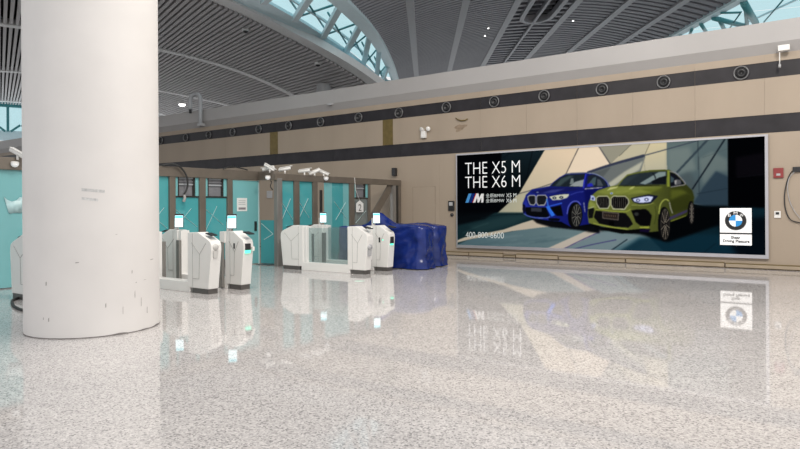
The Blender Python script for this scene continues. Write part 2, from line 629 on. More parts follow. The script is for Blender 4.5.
# ---- lens-shaped skylight between the vaults: curb, fascia, struts, braces, panes
Lx = curve([(-60, 0.8), (-25, 4.61), (-13, 5.65), (0, 6.95), (16, 8.68), (36, 10.87), (49, 12.3), (60, 13.5), (72, 14.7), (84, 15.8)])
Ud = curve([(-60, 15.2), (-25, 18.6), (-12, 19.84), (0, 21.59), (14, 23.91), (24, 25.85), (47, 31.28), (70, 38.73), (84, 44.5)])


def SK(y, t, back=0.0):
    """point of the skylight: y runs down the lens, t from the low vault (0) to the high one (1)"""
    P_ = Lx(y)
    a = VA(P_, rib0(P_) - 0.35, vault_q(P_) + 0.1)
    D_ = Ud(y)
    b = VB(edge(D_), D_, qr(edge(D_)) + 0.05)
    q = a.lerp(b, t)
    q.z += back
    return q


sky1 = MB()
ys = np.linspace(-40, 84, 32)
for i in range(len(ys) - 1):
    sky1.add([SK(ys[i], 0), SK(ys[i], 0.38), SK(ys[i + 1], 0.38), SK(ys[i + 1], 0),
              SK(ys[i], 0, 0.3), SK(ys[i], 0.38, 0.12), SK(ys[i + 1], 0.38, 0.12), SK(ys[i + 1], 0, 0.3)], [(0, 1, 2, 3), (4, 5, 6, 7), (1, 2, 6, 5)])
win1 = structure(sky1.build('window_1', M['curb'], origin=(0, 0, 0)))
mb = MB()
for i in range(len(ys) - 1):
    Da, Db = Ud(ys[i]), Ud(ys[i + 1])
    q = []
    for D_ in (Da, Db):
        pe = edge(D_)
        q.append([VB(pe - 0.12, D_, qr(pe) - 0.12), VB(pe + 0.34, D_, qr(pe + 0.34) - 0.12), VB(pe + 0.34, D_, qr(pe) + 0.3), VB(pe - 0.12, D_, qr(pe) + 0.3)])
    mb.add(q[0] + q[1], [(0, 1, 5, 4), (1, 2, 6, 5), (2, 3, 7, 6), (3, 0, 4, 7)])
mb.build('fascia', M['strut'], win1)
pairs = [(-30, -64), (-13, -47), (5, -30), (22, -12), (39, 7), (54, 26), (67, 36), (79, 50), (84, 66), (84, 84)]
for i, (a, b) in enumerate(pairs):
    MB().bar(SK(a, 0.36, -0.02), SK(b, 0.98, 0.0), 0.24, 0.2).build('strut', M['strut'], win1)
    if i < len(pairs) - 1:
        a2, b2 = pairs[i + 1]
        MB().tube([SK(a, 0.4, 0.1), SK(b2, 0.97, 0.1)], 0.045, 6).build('brace', M['tealsteel'], win1)
        MB().tube([SK(b + 0.35 * (a - b), 0.75, 0.15), SK(a2, 0.42, 0.15)], 0.04, 6).build('brace', M['tealsteel'], win1)
        MB().bar(SK(a + 0.45 * (b - a), 0.63, 0.05), SK(a2 + 0.45 * (b2 - a2), 0.63, 0.05), 0.09, 0.09).build('rail', M['strut'], win1)
        for t0, t1 in ((0.28, 0.66), (0.66, 1.02)):
            f0, f1 = (t0 - 0.36) / 0.64, (t1 - 0.36) / 0.64
            mbp = MB().add([SK(a + (b - a) * f0, t0, 0.35), SK(a + (b - a) * f1, t1, 0.35), SK(a2 + (b2 - a2) * f1, t1, 0.35), SK(a2 + (b2 - a2) * f0, t0, 0.35)], [(0, 1, 2, 3)])
            mbp.build('pane', M['skyglass'], win1, fix=False)

# ---- skylight beyond the right vault
win2 = structure(MB().bar(VB(13.4, DN, 7.3), VB(13.4, DF, 7.3), 0.12, 0.2).build('window_2', M['tealsteel'], origin=(0, 0, 0)))
for i in range(14):
    d0 = 18 + i * 3.2
    for k in range(4):
        p0 = 13.4 + k * 3.4
        f = lambda p: 7.35 + (p - 13.4) * 0.08
        MB().add([VB(p0 + 0.03, d0 + 0.04, f(p0)), VB(p0 + 3.37, d0 + 0.04, f(p0 + 3.4)), VB(p0 + 3.37, d0 + 3.16, f(p0 + 3.4)), VB(p0 + 0.03, d0 + 3.16, f(p0))], [(0, 1, 2, 3)]).build('pane', M['skyglass'], win2, fix=False)
        MB().bar(VB(p0 + 3.4, d0, f(p0 + 3.4)), VB(p0 + 3.4, d0 + 3.2, f(p0 + 3.4)), 0.07, 0.07).build('glazing_bar', M['strut'], win2)
for a, b, r in [((13.3, 26.7), (15.47, 30.83), 0.09), ((13.3, 26.8), (15.69, 30.45), 0.16), ((13.1, 28.4), (13.97, 28.38), 0.05), ((13.2, 29.3), (15.43, 31.03), 0.12),
                ((13.55, 29.51), (14.76, 31.61), 0.10), ((13.14, 30.45), (14.16, 32.21), 0.09), ((13.16, 31.48), (13.54, 32.62), 0.07), ((13.93, 28.29), (14.95, 31.41), 0.035),
                ((14.69, 26.44), (15.97, 30.27), 0.035), ((13.2, 22.5), (16.4, 26.6), 0.12), ((16.0, 22.0), (17.4, 29.7), 0.05), ((13.2, 33), (14.3, 35), 0.09), ((13.2, 36), (14.3, 38), 0.09)]:
    MB().tube([VB(a[0], a[1], 6.9), VB(b[0], b[1], 6.9)], r, 6).build('brace', M['tealsteel'], win2)

# ---- glazed end of the left vault
ED = 80.5
win3 = structure(MB().hexa([VA(-16, ED, 3.0), VA(16, ED, 3.0), VA(16, ED + 0.4, 3.0), VA(-16, ED + 0.4, 3.0), VA(-16, ED, 4.1), VA(16, ED, 4.1), VA(16, ED + 0.4, 4.1), VA(-16, ED + 0.4, 4.1)]).build('window_3', M['curb'], origin=(0, 0, 0)))
MB().bar(VA(-16, ED, 6.9), VA(10, ED, 6.9), 0.4, 0.5).build('top_rail', M['tealsteel'], win3)
for k in range(-5, 7):
    P_ = 0.75 + 2.4 * k
    h = min(6.9, vault_q(P_))
    MB().bar(VA(P_, ED - 0.1, 4.0), VA(P_, ED - 0.1, h), 0.26, 0.26).build('mullion', M['tealsteel'], win3)
    for s in (-1, 1):
        MB().bar(VA(P_ + s * 0.25, ED - 0.15, 4.0), VA(P_ + s * 1.15, ED - 0.15, 4.75), 0.3, 0.2).build('brace', M['tealsteel'], win3)
    MB().add([VA(P_ + 0.1, ED + 0.1, 4.05), VA(P_ + 2.3, ED + 0.1, 4.05), VA(P_ + 2.3, ED + 0.1, h), VA(P_ + 0.1, ED + 0.1, h)], [(0, 1, 2, 3)]).build('pane', M['skyglass'], win3, fix=False)

# ---- ceiling downlights
def downlight(name, pos, r, label, lit=True):
    t = thing(name, label, 'ceiling light', pos, None)
    MB().lathe([(r, 0.5), (r, 0.0), (r * 0.8, 0.0), (r * 0.8, 0.05)], pos, (0, 0, 1), 16).build('rim', M['rib'], t)
    MB().lathe([(r * 0.8, 0.03), (r * 0.75, -0.12 * r), (r * 0.5, -0.42 * r), (r * 0.01, -0.55 * r)], pos, (0, 0, 1), 16).build('lens', M['lamp'] if lit else M['black'], t)
    return t


downlight('downlight', VA(12.75, 53.5, vault_q(12.75) - 0.2), 0.34, 'bright round ceiling light glowing under the slats near the gooseneck pipe')
downlight('downlight', VA(9.29, 27.5, vault_q(9.29) - 0.15), 0.16, 'small unlit black spotlight in the slats close to the big arched rib', False)
downlight('downlight', VA(13.35, 28.55, vault_q(13.35) - 0.15), 0.16, 'small unlit spotlight low in the slats above the far white column', False)
downlight('downlight', VB(3.48, 36.19, qr(3.48) - 0.05), 0.06, 'tiny lit ceiling spot, lower of two between the straight grey ribs')
downlight('downlight', VB(3.48, 34.3, qr(3.48) - 0.05), 0.06, 'tiny lit ceiling spot, upper of two between the straight grey ribs')
downlight('downlight', VB(7.87, 33.62, qr(7.87) - 0.05), 0.06, 'tiny lit ceiling spot right beside the lane with the rounded slot')

# ================================================================== BIG PILLAR
pd = (-0.4430, 0.8966)
px_, py_ = to_world(8.9 * pd[0], 8.9 * pd[1], 0)[:2]
pr = 0.785
prof = [(pr + 0.002, 0)] + [(pr, z) for z in (0.02, 0.5, 1, 1.5, 2, 3, 4, 5, 7, 9.2)]
pil = MB().lathe(prof, (px_, py_, 0), (0, 0, 1), 72).build('round_pillar', M['plaster'], origin=(px_, py_, 0))
tag(pil, 'massive round white plaster pillar with scuffed foot standing on the granite', 'pillar')
pil['kind'] = 'thing'


def on_pillar(a, z, off=0.002):
    return (px_ + (pr + off) * math.cos(a), py_ + (pr + off) * math.sin(a), z)


face = math.atan2(-py_, -px_)
mb = MB()
n = 90
for i in range(n):
    a0, a1 = 2 * PI * i / n, 2 * PI * (i + 1) / n
    h0 = 0.012 + 0.03 * max(0, noise.noise(Vector((math.cos(a0) * 4, math.sin(a0) * 4, 0))))
    h1 = 0.012 + 0.03 * max(0, noise.noise(Vector((math.cos(a1) * 4, math.sin(a1) * 4, 0))))
    mb.add([on_pillar(a0, 0, 0.004), on_pillar(a1, 0, 0.004), on_pillar(a1, h1, 0.003), on_pillar(a0, h0, 0.003)], [(0, 1, 2, 3)], True)
mb.build('foot_dirt', M['dirt'], pil)
mb = MB()
for da, z, w, h in [(0.55, 0.72, 0.012, 0.045), (0.62, 0.60, 0.02, 0.012), (0.95, 0.86, 0.09, 0.012), (0.60, 0.42, 0.01, 0.09), (0.72, 0.30, 0.01, 0.12), (0.4, 0.24, 0.008, 0.1), (0.78, 0.62, 0.06, 0.008),
                    (-0.75, 0.22, 0.012, 0.035), (-0.66, 0.20, 0.018, 0.05), (-0.7, 0.62, 0.02, 0.05), (-0.25, 0.88, 0.05, 0.014), (0.15, 0.34, 0.012, 0.06), (0.85, 0.2, 0.012, 0.09), (0.3, 1.2, 0.03, 0.008)]:
    a0, a1 = face + da, face + da + w
    MB().add([on_pillar(a0, z), on_pillar(a1, z + 0.006), on_pillar(a1, z + h), on_pillar(a0, z + h * 0.8)], [(0, 1, 2, 3)]).build('scuff_mark', M['scuff'], pil, fix=False)
for z0, z1, w in ((1.72, 1.755, 0.31), (1.62, 1.65, 0.22)):      # two small paper strips
    mb = MB()
    a0 = face - 0.16
    for k in range(6):
        mb.add([on_pillar(a0 + w * k / 6, z0 - 0.02 * k / 6), on_pillar(a0 + w * (k + 1) / 6, z0 - 0.02 * (k + 1) / 6), on_pillar(a0 + w * (k + 1) / 6, z1 - 0.02 * (k + 1) / 6), on_pillar(a0 + w * k / 6, z1 - 0.02 * k / 6)], [(0, 1, 2, 3)])
    mb.build('tape_strip', mat('tape_grey', (0.62, 0.61, 0.60), 0.5, var=0.2, scale=30), pil)

# ================================================================== BILLBOARD
BX0, BX1, BZ0, BZ1 = -9.83, -1.43, 0.255, 3.165
bb = thing('billboard', 'wide backlit billboard showing a blue and a green car in silver frame', 'billboard', ((BX0 + BX1) / 2, WY - 0.03, BZ0))
FY = WY - 0.075
MB().box(BX0, BX1, FY + 0.012, WY + 0.005, BZ0, BZ1).build('light_box', M['grey'], bb)
fwid = 0.065
for a, b, c, d in ((BX0, BX1, BZ1 - 0.045, BZ1), (BX0, BX1, BZ0, BZ0 + 0.085),
                   (BX0, BX0 + 0.035, BZ0 + 0.085, BZ1 - 0.045), (BX1 - fwid, BX1, BZ0 + 0.085, BZ1 - 0.045)):
    MB().box(a, b, FY - 0.015, FY + 0.011, c, d).build('frame_rail', M['frame'], bb, fix=False)


def R_(px, py):
    """image pixel of a point of the panel -> metres on the panel (x, z)"""
    u, v = px - 400, py - 207.9  # image pixel coordinates, cast through the camera onto the wall plane
    u, v = u - ROLL * v, v + ROLL * u
    t = u / FPX
    k = WY / (CY_ * t + CX)
    return (CX * t - CY_) * k, EYE - v / FPX * k


PX0, PX1, PZ0, PZ1 = BX0 + 0.02, BX1 - 0.05, BZ0 + 0.06, BZ1 - 0.03
RES = 105.0
CW, CH = int((PX1 - PX0) * RES), int((PZ1 - PZ0) * RES)
canvas = np.zeros((CH, CW, 3))
canvas[:] = np.array((7, 9, 14)) / 255


def cc(pts):
    return np.array([((x - PX0) * RES, (z - PZ0) * RES) for x, z in (R_(*p) for p in pts)])


def smooth_pts(p, closed=True, n=6):
    p = np.array(p, float)
    out = []
    m = len(p)
    for i in range(m if closed else m - 1):
        g = (lambda j: p[j % m]) if closed else (lambda j: p[min(max(j, 0), m - 1)])
        a, b, c, d = g(i - 1), g(i), g(i + 1), g(i + 2)
        for k in range(n):
            t = k / n
            out.append(0.5 * (2 * b + (c - a) * t + (2 * a - 5 * b + 4 * c - d) * t * t + (3 * b - a - 3 * c + d) * t ** 3))
    if not closed:
        out.append(p[-1])
    return np.array(out)


def blur(m, k):
    if k < 1:
        return m
    for _ in range(2):
        for ax in (0, 1):
            c = np.cumsum(np.concatenate([np.repeat(np.take(m, [0], ax), k + 1, ax), m, np.repeat(np.take(m, [-1], ax), k, ax)], ax), ax)
            n_ = m.shape[ax]
            m = (np.take(c, range(2 * k + 1, 2 * k + 1 + n_), ax) - np.take(c, range(0, n_), ax)) / (2 * k + 1)
    return m


def fill(q, col, alpha=1.0, soft=1, col2=None, ends=None):
    """paint a polygon (canvas coordinates) with a flat colour or a gradient between two points"""
    pad = soft * 3 + 2
    x0, y0 = np.floor(q.min(0)).astype(int) - pad
    x1, y1 = np.ceil(q.max(0)).astype(int) + pad
    x0, y0, x1, y1 = max(x0, 0), max(y0, 0), min(x1, CW), min(y1, CH)
    if x1 <= x0 or y1 <= y0:
        return
    gx, gy = np.meshgrid(np.arange(x0, x1) + 0.5, np.arange(y0, y1) + 0.5)
    inside = np.zeros(gx.shape, bool)
    n_ = len(q)
    for i in range(n_):
        ax, ay = q[i]
        bx, by = q[(i + 1) % n_]
        if ay == by:
            continue
        hit = ((ay > gy) != (by > gy)) & (gx < (bx - ax) * (gy - ay) / (by - ay) + ax)
        inside ^= hit
    m = blur(inside.astype(float), soft) * alpha
    c = np.array(col) / 255
    if col2 is not None:
        e = cc(ends)
        d = e[1] - e[0]
        t = np.clip(((gx - e[0][0]) * d[0] + (gy - e[0][1]) * d[1]) / (d @ d), 0, 1)[..., None]
        c = c * (1 - t) + np.array(col2) / 255 * t
    sub = canvas[y0:y1, x0:x1]
    canvas[y0:y1, x0:x1] = sub * (1 - m[..., None]) + c * m[..., None]


def poly(pts, col, alpha=1.0, soft=1, curve_=False, **k):
    q = cc(pts)
    fill(smooth_pts(q) if curve_ else q, col, alpha, soft, **k)


def line(pts, w, col, alpha=1.0, soft=1, curve_=True):
    q = cc(pts)
    if curve_ and len(q) > 2:
        q = smooth_pts(q, False)
    w = w * 2.75 / 2
    d = np.gradient(q, axis=0)
    d /= np.linalg.norm(d, axis=1)[:, None] + 1e-9
    nrm = np.stack([-d[:, 1], d[:, 0]], 1) * w
    fill(np.concatenate([q + nrm, (q - nrm)[::-1]]), col, alpha, soft)


def oval(cx, cy, rx, ry, col, alpha=1.0, soft=1, rot=0.0):
    pts = []
    for k in range(28):
        a = 2 * PI * k / 28
        x, y = rx * math.cos(a), ry * math.sin(a)
        pts.append((cx + x * math.cos(rot) - y * math.sin(rot), cy + x * math.sin(rot) + y * math.cos(rot)))
    fill(cc(pts), col, alpha, soft)


# -- studio walls
poly([(503, 148), (552, 145), (520, 194), (500, 205)], (28, 44, 52), soft=2, col2=(10, 16, 20), ends=((520, 150), (512, 195)))
line([(534, 149), (527, 181)], 0.7, (8, 14, 20), 0.9)
line([(504, 158), (514, 152)], 0.6, (8, 14, 20), 0.7)
poly([(550, 143), (586, 142), (604, 142), (640, 175), (640, 214), (498, 214), (520, 194)], (226, 208, 184), col2=(198, 190, 168), ends=((560, 150), (530, 205)))
poly([(498, 214), (519, 194.5), (533, 191), (556, 183), (556, 214)], (176, 176, 158), 0.9, 2, col2=(196, 190, 165), ends=((505, 200), (530, 212)))
line([(517, 194.6), (535, 189.5), (556, 182.6)], 0.9, (70, 75, 82), 0.8)
poly([(580, 144), (600, 143), (611, 165), (588, 173), (566, 176)], (231, 216, 196), 0.9)
line([(580.5, 146), (566, 176)], 0.9, (92, 88, 84))
poly([(598, 143), (636, 141), (611, 165)], (158, 156, 142))
poly([(636, 141), (652, 140), (645, 156), (611, 165)], (194, 188, 166))
poly([(652, 140), (668, 139), (669, 176), (638, 178), (645, 156)], (208, 198, 168), col2=(184, 182, 164), ends=((655, 145), (660, 174)))
poly([(588, 173), (611, 165.5), (646, 156.5), (640, 176), (622, 200), (596, 200)], (118, 124, 124))
poly([(604, 187), (625, 172), (644, 161), (640, 170), (626, 178), (609, 190)], (190, 190, 174), 0.9, 2)
poly([(590, 174), (612, 167), (603, 178), (596, 182)], (96, 102, 104), 0.9, 2)
poly([(667, 139), (729, 134), (729, 210), (668, 200)], (104, 120, 122), col2=(78, 96, 104), ends=((680, 145), (715, 200)))
poly([(668, 150), (690, 147), (697, 170), (676, 176), (668, 176)], (128, 140, 138), 0.7, 5)
poly([(699, 160), (712, 152), (728, 160), (728, 172), (716, 171), (703, 186)], (124, 136, 134), 0.6, 4)
poly([(716, 171.5), (729, 177), (729, 212), (693, 203), (703, 188)], (52, 70, 84), 0.9, 2)
poly([(676, 178), (690, 172), (698, 186), (694, 196)], (84, 96, 100), 0.8, 5)
line([(588, 173), (612, 165), (645, 155.8)], 2.6, (66, 72, 92))
line([(640, 157.2), (668, 149.5), (699, 140.8)], 0.9, (70, 78, 92))
line([(598.5, 145), (611, 164.5)], 1.1, (86, 86, 92))
line([(708, 140), (677, 173)], 2.0, (60, 74, 84), 0.9)
line([(725, 139.5), (708, 166), (692.5, 189.5)], 1.2, (22, 30, 40), 0.95)
line([(698, 140), (698.8, 168), (699.5, 196)], 0.6, (48, 58, 66), 0.8)
line([(697, 194), (728, 188.5)], 0.7, (40, 54, 66), 0.8)
line([(703, 158), (728, 149)], 0.5, (84, 98, 100), 0.7)
line([(644, 157), (646, 175)], 0.6, (150, 150, 140), 0.7)
# -- black right side
poly([(728, 132), (772, 128), (772, 265), (728, 262)], (4, 5, 8))
poly([(736, 158), (764, 153), (764, 175), (736, 177)], (17, 15, 22), 0.8, 3)
line([(737, 177.5), (764, 174.5)], 0.6, (26, 26, 34), 0.8)
# -- studio floor
poly([(455, 217), (497, 212.5), (640, 212), (700, 206), (772, 208), (772, 266), (455, 262)], (30, 56, 62), soft=2, col2=(16, 44, 56), ends=((520, 225), (720, 250)))
poly([(455, 213), (497, 211.5), (486, 219), (455, 226)], (10, 15, 20), 0.9, 3)
poly([(470, 226), (505, 216), (535, 214), (515, 224), (480, 233)], (52, 80, 84), 0.6, 5)
line([(482, 218), (500, 215), (528, 214)], 0.8, (18, 36, 44), 0.8)
line([(464, 233), (480, 226), (490, 223)], 0.8, (80, 110, 112), 0.5, 2)
poly([(455, 262), (455, 246), (470, 239), (513, 231), (545, 224), (640, 228), (680, 266)], (96, 122, 130), soft=2, col2=(122, 142, 146), ends=((470, 245), (600, 240)))
for k in range(14):
    random.seed(k)
    x, y = 470 + 6 * k, 243 + random.uniform(-6, 5)
    line([(x, y), (x + 16, y - 2.5), (x + 30, y - 4.5)], 1.0, random.choice(((140, 160, 164), (70, 98, 108))), 0.35, 2)
poly([(456, 241), (466, 237), (505, 229.3), (524, 222.6), (536, 219), (566, 225), (540, 227.5), (513, 231), (470, 239.4), (456, 243)], (200, 190, 174), soft=1)
poly([(545, 249.5), (593, 228), (603, 231), (562, 250.5)], (196, 188, 178))
poly([(562, 250.5), (603, 231), (642, 240), (604, 254)], (128, 146, 152), 0.9, 2)
line([(563, 249.5), (582, 240), (601, 231.5)], 0.9, (70, 66, 122), 0.9)
line([(572, 249.5), (592, 244.5), (617, 239.5)], 0.9, (70, 66, 122), 0.9)
poly([(604, 253), (640, 236), (652, 236), (630, 255)], (92, 124, 134), 0.8, 2)
poly([(612, 256), (640, 238), (700, 234), (770, 236), (770, 266)], (18, 54, 70), 0.85, 4)
line([(612, 250), (628, 239)], 0.9, (12, 28, 40), 0.9)
line([(703, 253), (716, 243)], 0.6, (10, 30, 42), 0.8)
poly([(694, 206), (728, 206), (730, 214), (728, 222), (668, 242), (640, 234), (610, 230), (586, 232)], (5, 7, 10), 0.95, 3)
poly([(716, 222), (772, 216), (772, 265), (742, 262)], (5, 10, 18), 0.8, 6)
poly([(532, 218), (566, 221), (600, 216), (600, 233), (580, 230), (552, 227), (538, 223)], (8, 10, 16), 0.95, 2)

# -- blue car
BLUE = (34, 46, 136)
poly([(527, 195), (533, 189.5), (550.6, 186.3), (554, 182.6), (560.4, 177.5), (566.6, 174.2), (574, 173.2), (587, 172.8), (596, 174), (603.6, 177.5), (608, 181.5), (611, 187), (611, 213), (590, 224),
      (572, 227), (562, 221.6), (549.7, 220.6), (537, 218.5), (528, 216.5), (524.3, 212.8), (523.8, 203), (526, 198)], BLUE, col2=(24, 30, 110), ends=((545, 200), (600, 205)))
poly([(531, 192), (550, 187.5), (572, 187.5), (584, 189), (566, 192.5), (540, 194.5)], (30, 34, 96), 0.85, 2)
poly([(541, 193.8), (553, 190), (566, 189), (556, 192.6)], (84, 92, 160), 0.7, 2)
poly([(527, 199), (529, 206), (548, 206.4), (549, 208), (528, 207.6), (525, 204)], (54, 66, 176), 0.7, 1)
poly([(552, 200.4), (566, 199.6), (570, 196), (574, 196), (570, 202), (566, 208), (562, 204)], (30, 38, 112), 0.7, 2)
line([(571, 195), (578, 192.6), (585, 191.6)], 0.8, (88, 100, 190), 0.7, 1)
poly([(585, 190), (610, 187), (611, 212), (588, 214)], (17, 22, 92), 0.8, 3)
poly([(551.6, 186.4), (556, 181.6), (561.5, 177.8), (567.5, 175), (586, 174.4), (584.2, 186.8), (568, 187)], (38, 48, 56))
poly([(556, 186), (562, 179), (570, 176), (575, 176), (566, 182), (561, 186.2)], (84, 102, 104), 0.7, 2)
poly([(570, 186.4), (576, 182), (585, 179.5), (584, 186.8)], (176, 182, 184), 0.85)
poly([(570.5, 184.5), (572, 178.5), (574.2, 178.5), (575, 184)], (150, 160, 160), 0.8)
line([(566, 174.4), (576, 173.4), (588, 173.2)], 1.0, (110, 122, 128), 0.9)
line([(586.8, 174), (585, 182), (584.3, 188.5)], 1.3, (58, 66, 196))
poly([(588.5, 176), (594, 174.6), (600, 176.4), (605, 180), (608.6, 186.5), (587.6, 188)], (40, 48, 60))
poly([(590, 183), (594, 178), (597, 177), (596, 185), (590, 186.5)], (96, 120, 126), 0.7)
poly([(598, 186), (598, 179), (601, 180), (604, 186)], (100, 110, 118), 0.7, 1)
line([(588, 173.4), (596, 174.2), (603, 177.6), (608, 182.4), (609.5, 187)], 0.9, (152, 164, 178))
poly([(587.6, 187), (588.4, 184), (592.5, 183.2), (594.6, 186.6)], (48, 52, 186))
line([(585.5, 189), (595, 188.3), (603, 187.6)], 0.9, (190, 190, 186))
poly([(528.4, 196.6), (530.5, 195), (535.4, 194.8), (537, 196.2), (537.2, 203), (535.2, 205.6), (531, 205), (528.8, 200)], (176, 178, 178))
poly([(529.4, 197.2), (531, 196), (535.2, 195.9), (536.2, 197), (536.2, 202.6), (534.6, 204.6), (531.6, 204), (529.8, 200)], (24, 26, 32))
poly([(537.2, 196.6), (538.6, 194.8), (546.4, 194.6), (548.6, 197.4), (548, 201), (545.6, 205.6), (539, 205.8), (537.2, 203)], (176, 178, 178))
poly([(538.2, 197.2), (539.2, 195.9), (546, 195.8), (547.5, 197.8), (547, 200.6), (545, 204.5), (539.6, 204.7), (538.2, 202.6)], (24, 26, 32))
for k in range(6):
    line([(530.3 + k * 1.05, 197), (530.6 + k * 1.05, 203.4)], 0.35, (70, 74, 80), 0.7, 0)
    line([(539.4 + k * 1.25, 197), (539.6 + k * 1.2, 203.6)], 0.35, (70, 74, 80), 0.7, 0)
oval(538.6, 192.4, 1.2, 0.6, (150, 165, 190), 0.9)
poly([(550, 196.6), (556, 195.3), (563, 194.2), (569.6, 194), (570, 195.4), (567.6, 198), (561, 200), (553.4, 200.2)], (206, 208, 190))
oval(555.4, 198, 2.0, 1.3, (50, 56, 70))
oval(562.2, 197.5, 2.0, 1.3, (50, 56, 70))
oval(555.4, 198, 0.8, 0.6, (220, 226, 226))
oval(562.2, 197.5, 0.8, 0.6, (220, 226, 226))
line([(550, 196.2), (558, 194.6), (569, 193.6)], 0.6, (20, 22, 60), 0.8)
poly([(546.8, 206.6), (550.2, 205.4), (556, 215), (552.6, 216.6)], (62, 132, 236), 0.95, 1)
line([(551, 206), (557, 204.6), (563, 203)], 1.4, (66, 120, 232), 0.8, 1)
line([(547.6, 199), (548.6, 203), (549, 206)], 1.6, (70, 140, 236), 0.8, 1)
poly([(526.6, 207.4), (531, 207), (547, 207.6), (550.4, 215.8), (547, 217.6), (534, 216.4), (528, 215), (526.2, 211)], (15, 17, 24))
poly([(532, 207.8), (542.6, 208), (542.8, 211.8), (532.2, 211.4)], (64, 68, 78))
line([(524.4, 213.5), (530, 216.2), (538, 217.8), (548.6, 217.6), (551, 216)], 0.8, (130, 150, 200), 0.9)
poly([(551, 207.6), (561.6, 205.2), (562.6, 209), (564, 216), (557.6, 215.6), (554.4, 212)], (12, 14, 20))
poly([(549.5, 218), (561, 218.4), (560, 220.8), (550, 220.6)], (12, 14, 20), 0.9)
poly([(523.8, 204), (526, 205), (526.6, 210), (525, 214), (523.6, 210)], (16, 18, 40), 0.9)
oval(576, 215.4, 7.2, 13.2, (16, 17, 20), rot=0.05)
line([(568, 214), (569.4, 206.5), (573.5, 201.8), (578.5, 201.6), (581.6, 205)], 1.1, (120, 130, 215), 0.9)
oval(577.4, 215.2, 5.0, 11.3, (74, 75, 72), rot=0.05)
oval(577.4, 215.2, 4.2, 9.8, (40, 40, 42), rot=0.05)
for k in range(10):
    a = 2 * PI * k / 10 + 0.2
    line([(577.4 + 0.8 * math.cos(a), 215.2 + 1.8 * math.sin(a)), (577.4 + 4.6 * math.cos(a + 0.15), 215.2 + 10.4 * math.sin(a + 0.15))], 0.6, (128, 128, 122), 0.85, 0)
line([(584.6, 202.4), (585.8, 212)], 0.9, (176, 180, 190), 0.9)

# -- green car
GREEN = (116, 124, 64)
poly([(589, 204), (590, 200.6), (593, 195), (598.4, 190.4), (609, 187), (618, 185.2), (622, 180.4), (627.7, 174.8), (638.4, 172.2), (649, 170.6), (662, 169.8), (669.4, 170.1), (675.6, 173.3), (682, 178.6),
      (686, 184.4), (692.5, 190.8), (694.2, 197), (693.4, 207), (688, 215), (670, 222), (660, 231), (650, 232), (645, 228.4), (628, 230), (608, 227.4), (595, 224.5), (589.5, 223), (588.4, 215)],
     GREEN, col2=(58, 64, 30), ends=((625, 205), (690, 205)))
poly([(598, 192), (612, 187.4), (640, 186.4), (664, 187), (650, 193.2), (630, 194.5), (606, 194.4)], (138, 147, 76), 0.8, 2)
poly([(607.6, 191), (611, 187.6), (619, 186.6), (617, 188.2), (610, 190)], (206, 208, 150), 0.85)
poly([(629, 189.8), (632, 187), (636, 186), (633, 189)], (196, 200, 130), 0.8)
poly([(640, 189), (660, 187.4), (664, 190), (650, 193.4)], (96, 106, 40), 0.6, 3)
poly([(589.6, 203), (591, 201), (596, 204), (597.4, 208.6), (594.5, 208), (590, 208)], (150, 160, 88), 0.8, 2)
poly([(631, 205), (645, 205), (655, 202), (658, 208), (655, 222), (652.5, 214), (647, 208.6), (633, 209)], (98, 106, 52), 0.8, 2)
line([(632, 205), (645, 205.2), (654, 203)], 0.7, (172, 180, 110), 0.7, 1)
line([(655.5, 206), (656.5, 214), (655, 224)], 0.8, (66, 72, 34), 0.8, 1)
line([(672, 193.5), (682, 192.5), (691, 195)], 0.8, (128, 136, 78), 0.7, 1)
poly([(671, 200), (690, 197.5), (689, 206), (671, 214)], (40, 44, 22), 0.7, 3)
line([(622, 195.5), (634, 190.6), (640, 189)], 0.8, (100, 112, 44), 0.6, 2)
poly([(671, 188), (686, 186), (692.5, 192), (694, 198), (690, 205), (674, 214), (669.6, 205)], (62, 68, 28), 0.85, 3)
poly([(671, 190), (682, 189.5), (688, 193), (680, 196), (671, 200)], (104, 112, 48), 0.7, 3)
poly([(619.6, 185.6), (624, 180), (628.6, 175.9), (640, 173.4), (652, 172.2), (667.2, 171.6), (666.4, 184.4), (650, 184.8), (634, 185.8)], (48, 58, 64))
poly([(640, 183.6), (650, 177.6), (659, 172.4), (666, 172.2), (666, 176), (655, 180.4), (646, 184.6)], (150, 166, 166), 0.85)
poly([(652, 181.6), (660, 177.6), (667, 176.2), (666.2, 184.2), (653, 184.2)], (22, 26, 32), 0.95)
line([(653, 173), (655.4, 176.5), (656, 179.5)], 1.0, (24, 30, 36), 0.9)
poly([(620, 185.2), (626, 178), (634, 175.2), (640, 174.6), (632, 180), (626, 185.2)], (58, 70, 76), 0.8, 2)
line([(619, 185.8), (640, 185.9), (660, 185.2)], 0.9, (30, 34, 26), 0.8)
poly([(667.6, 170.6), (670, 170.6), (670.2, 187), (667.4, 187)], (136, 146, 66))
poly([(670.3, 172.3), (675.4, 174), (680, 178.4), (684.8, 184.2), (670.8, 187)], (22, 25, 36))
line([(670, 171.6), (675.6, 173.2), (681, 178), (685.6, 184.2), (679, 185.8), (671, 187.2)], 0.8, (168, 164, 184), 0.9)
poly([(671, 176), (674.5, 178.5), (674, 182), (671, 183)], (84, 104, 112), 0.8)
poly([(674.4, 180.6), (677, 179.6), (681, 179.8), (681.6, 184), (676, 185.6)], (96, 98, 102))
poly([(675, 180.8), (677, 180), (676.6, 184.6), (675.2, 185)], (176, 176, 176), 0.9)
line([(612, 192.4), (640, 191), (652, 193)], 0.5, (176, 184, 96), 0.5, 2)
oval(612.3, 193.4, 1.5, 0.9, (196, 206, 226))
oval(612.3, 193.4, 0.8, 0.5, (52, 84, 170))
poly([(596.6, 198), (599, 195.8), (608.4, 195.8), (610.8, 199), (611, 205), (608.8, 208.9), (600, 208.8), (597, 204)], (186, 188, 164))
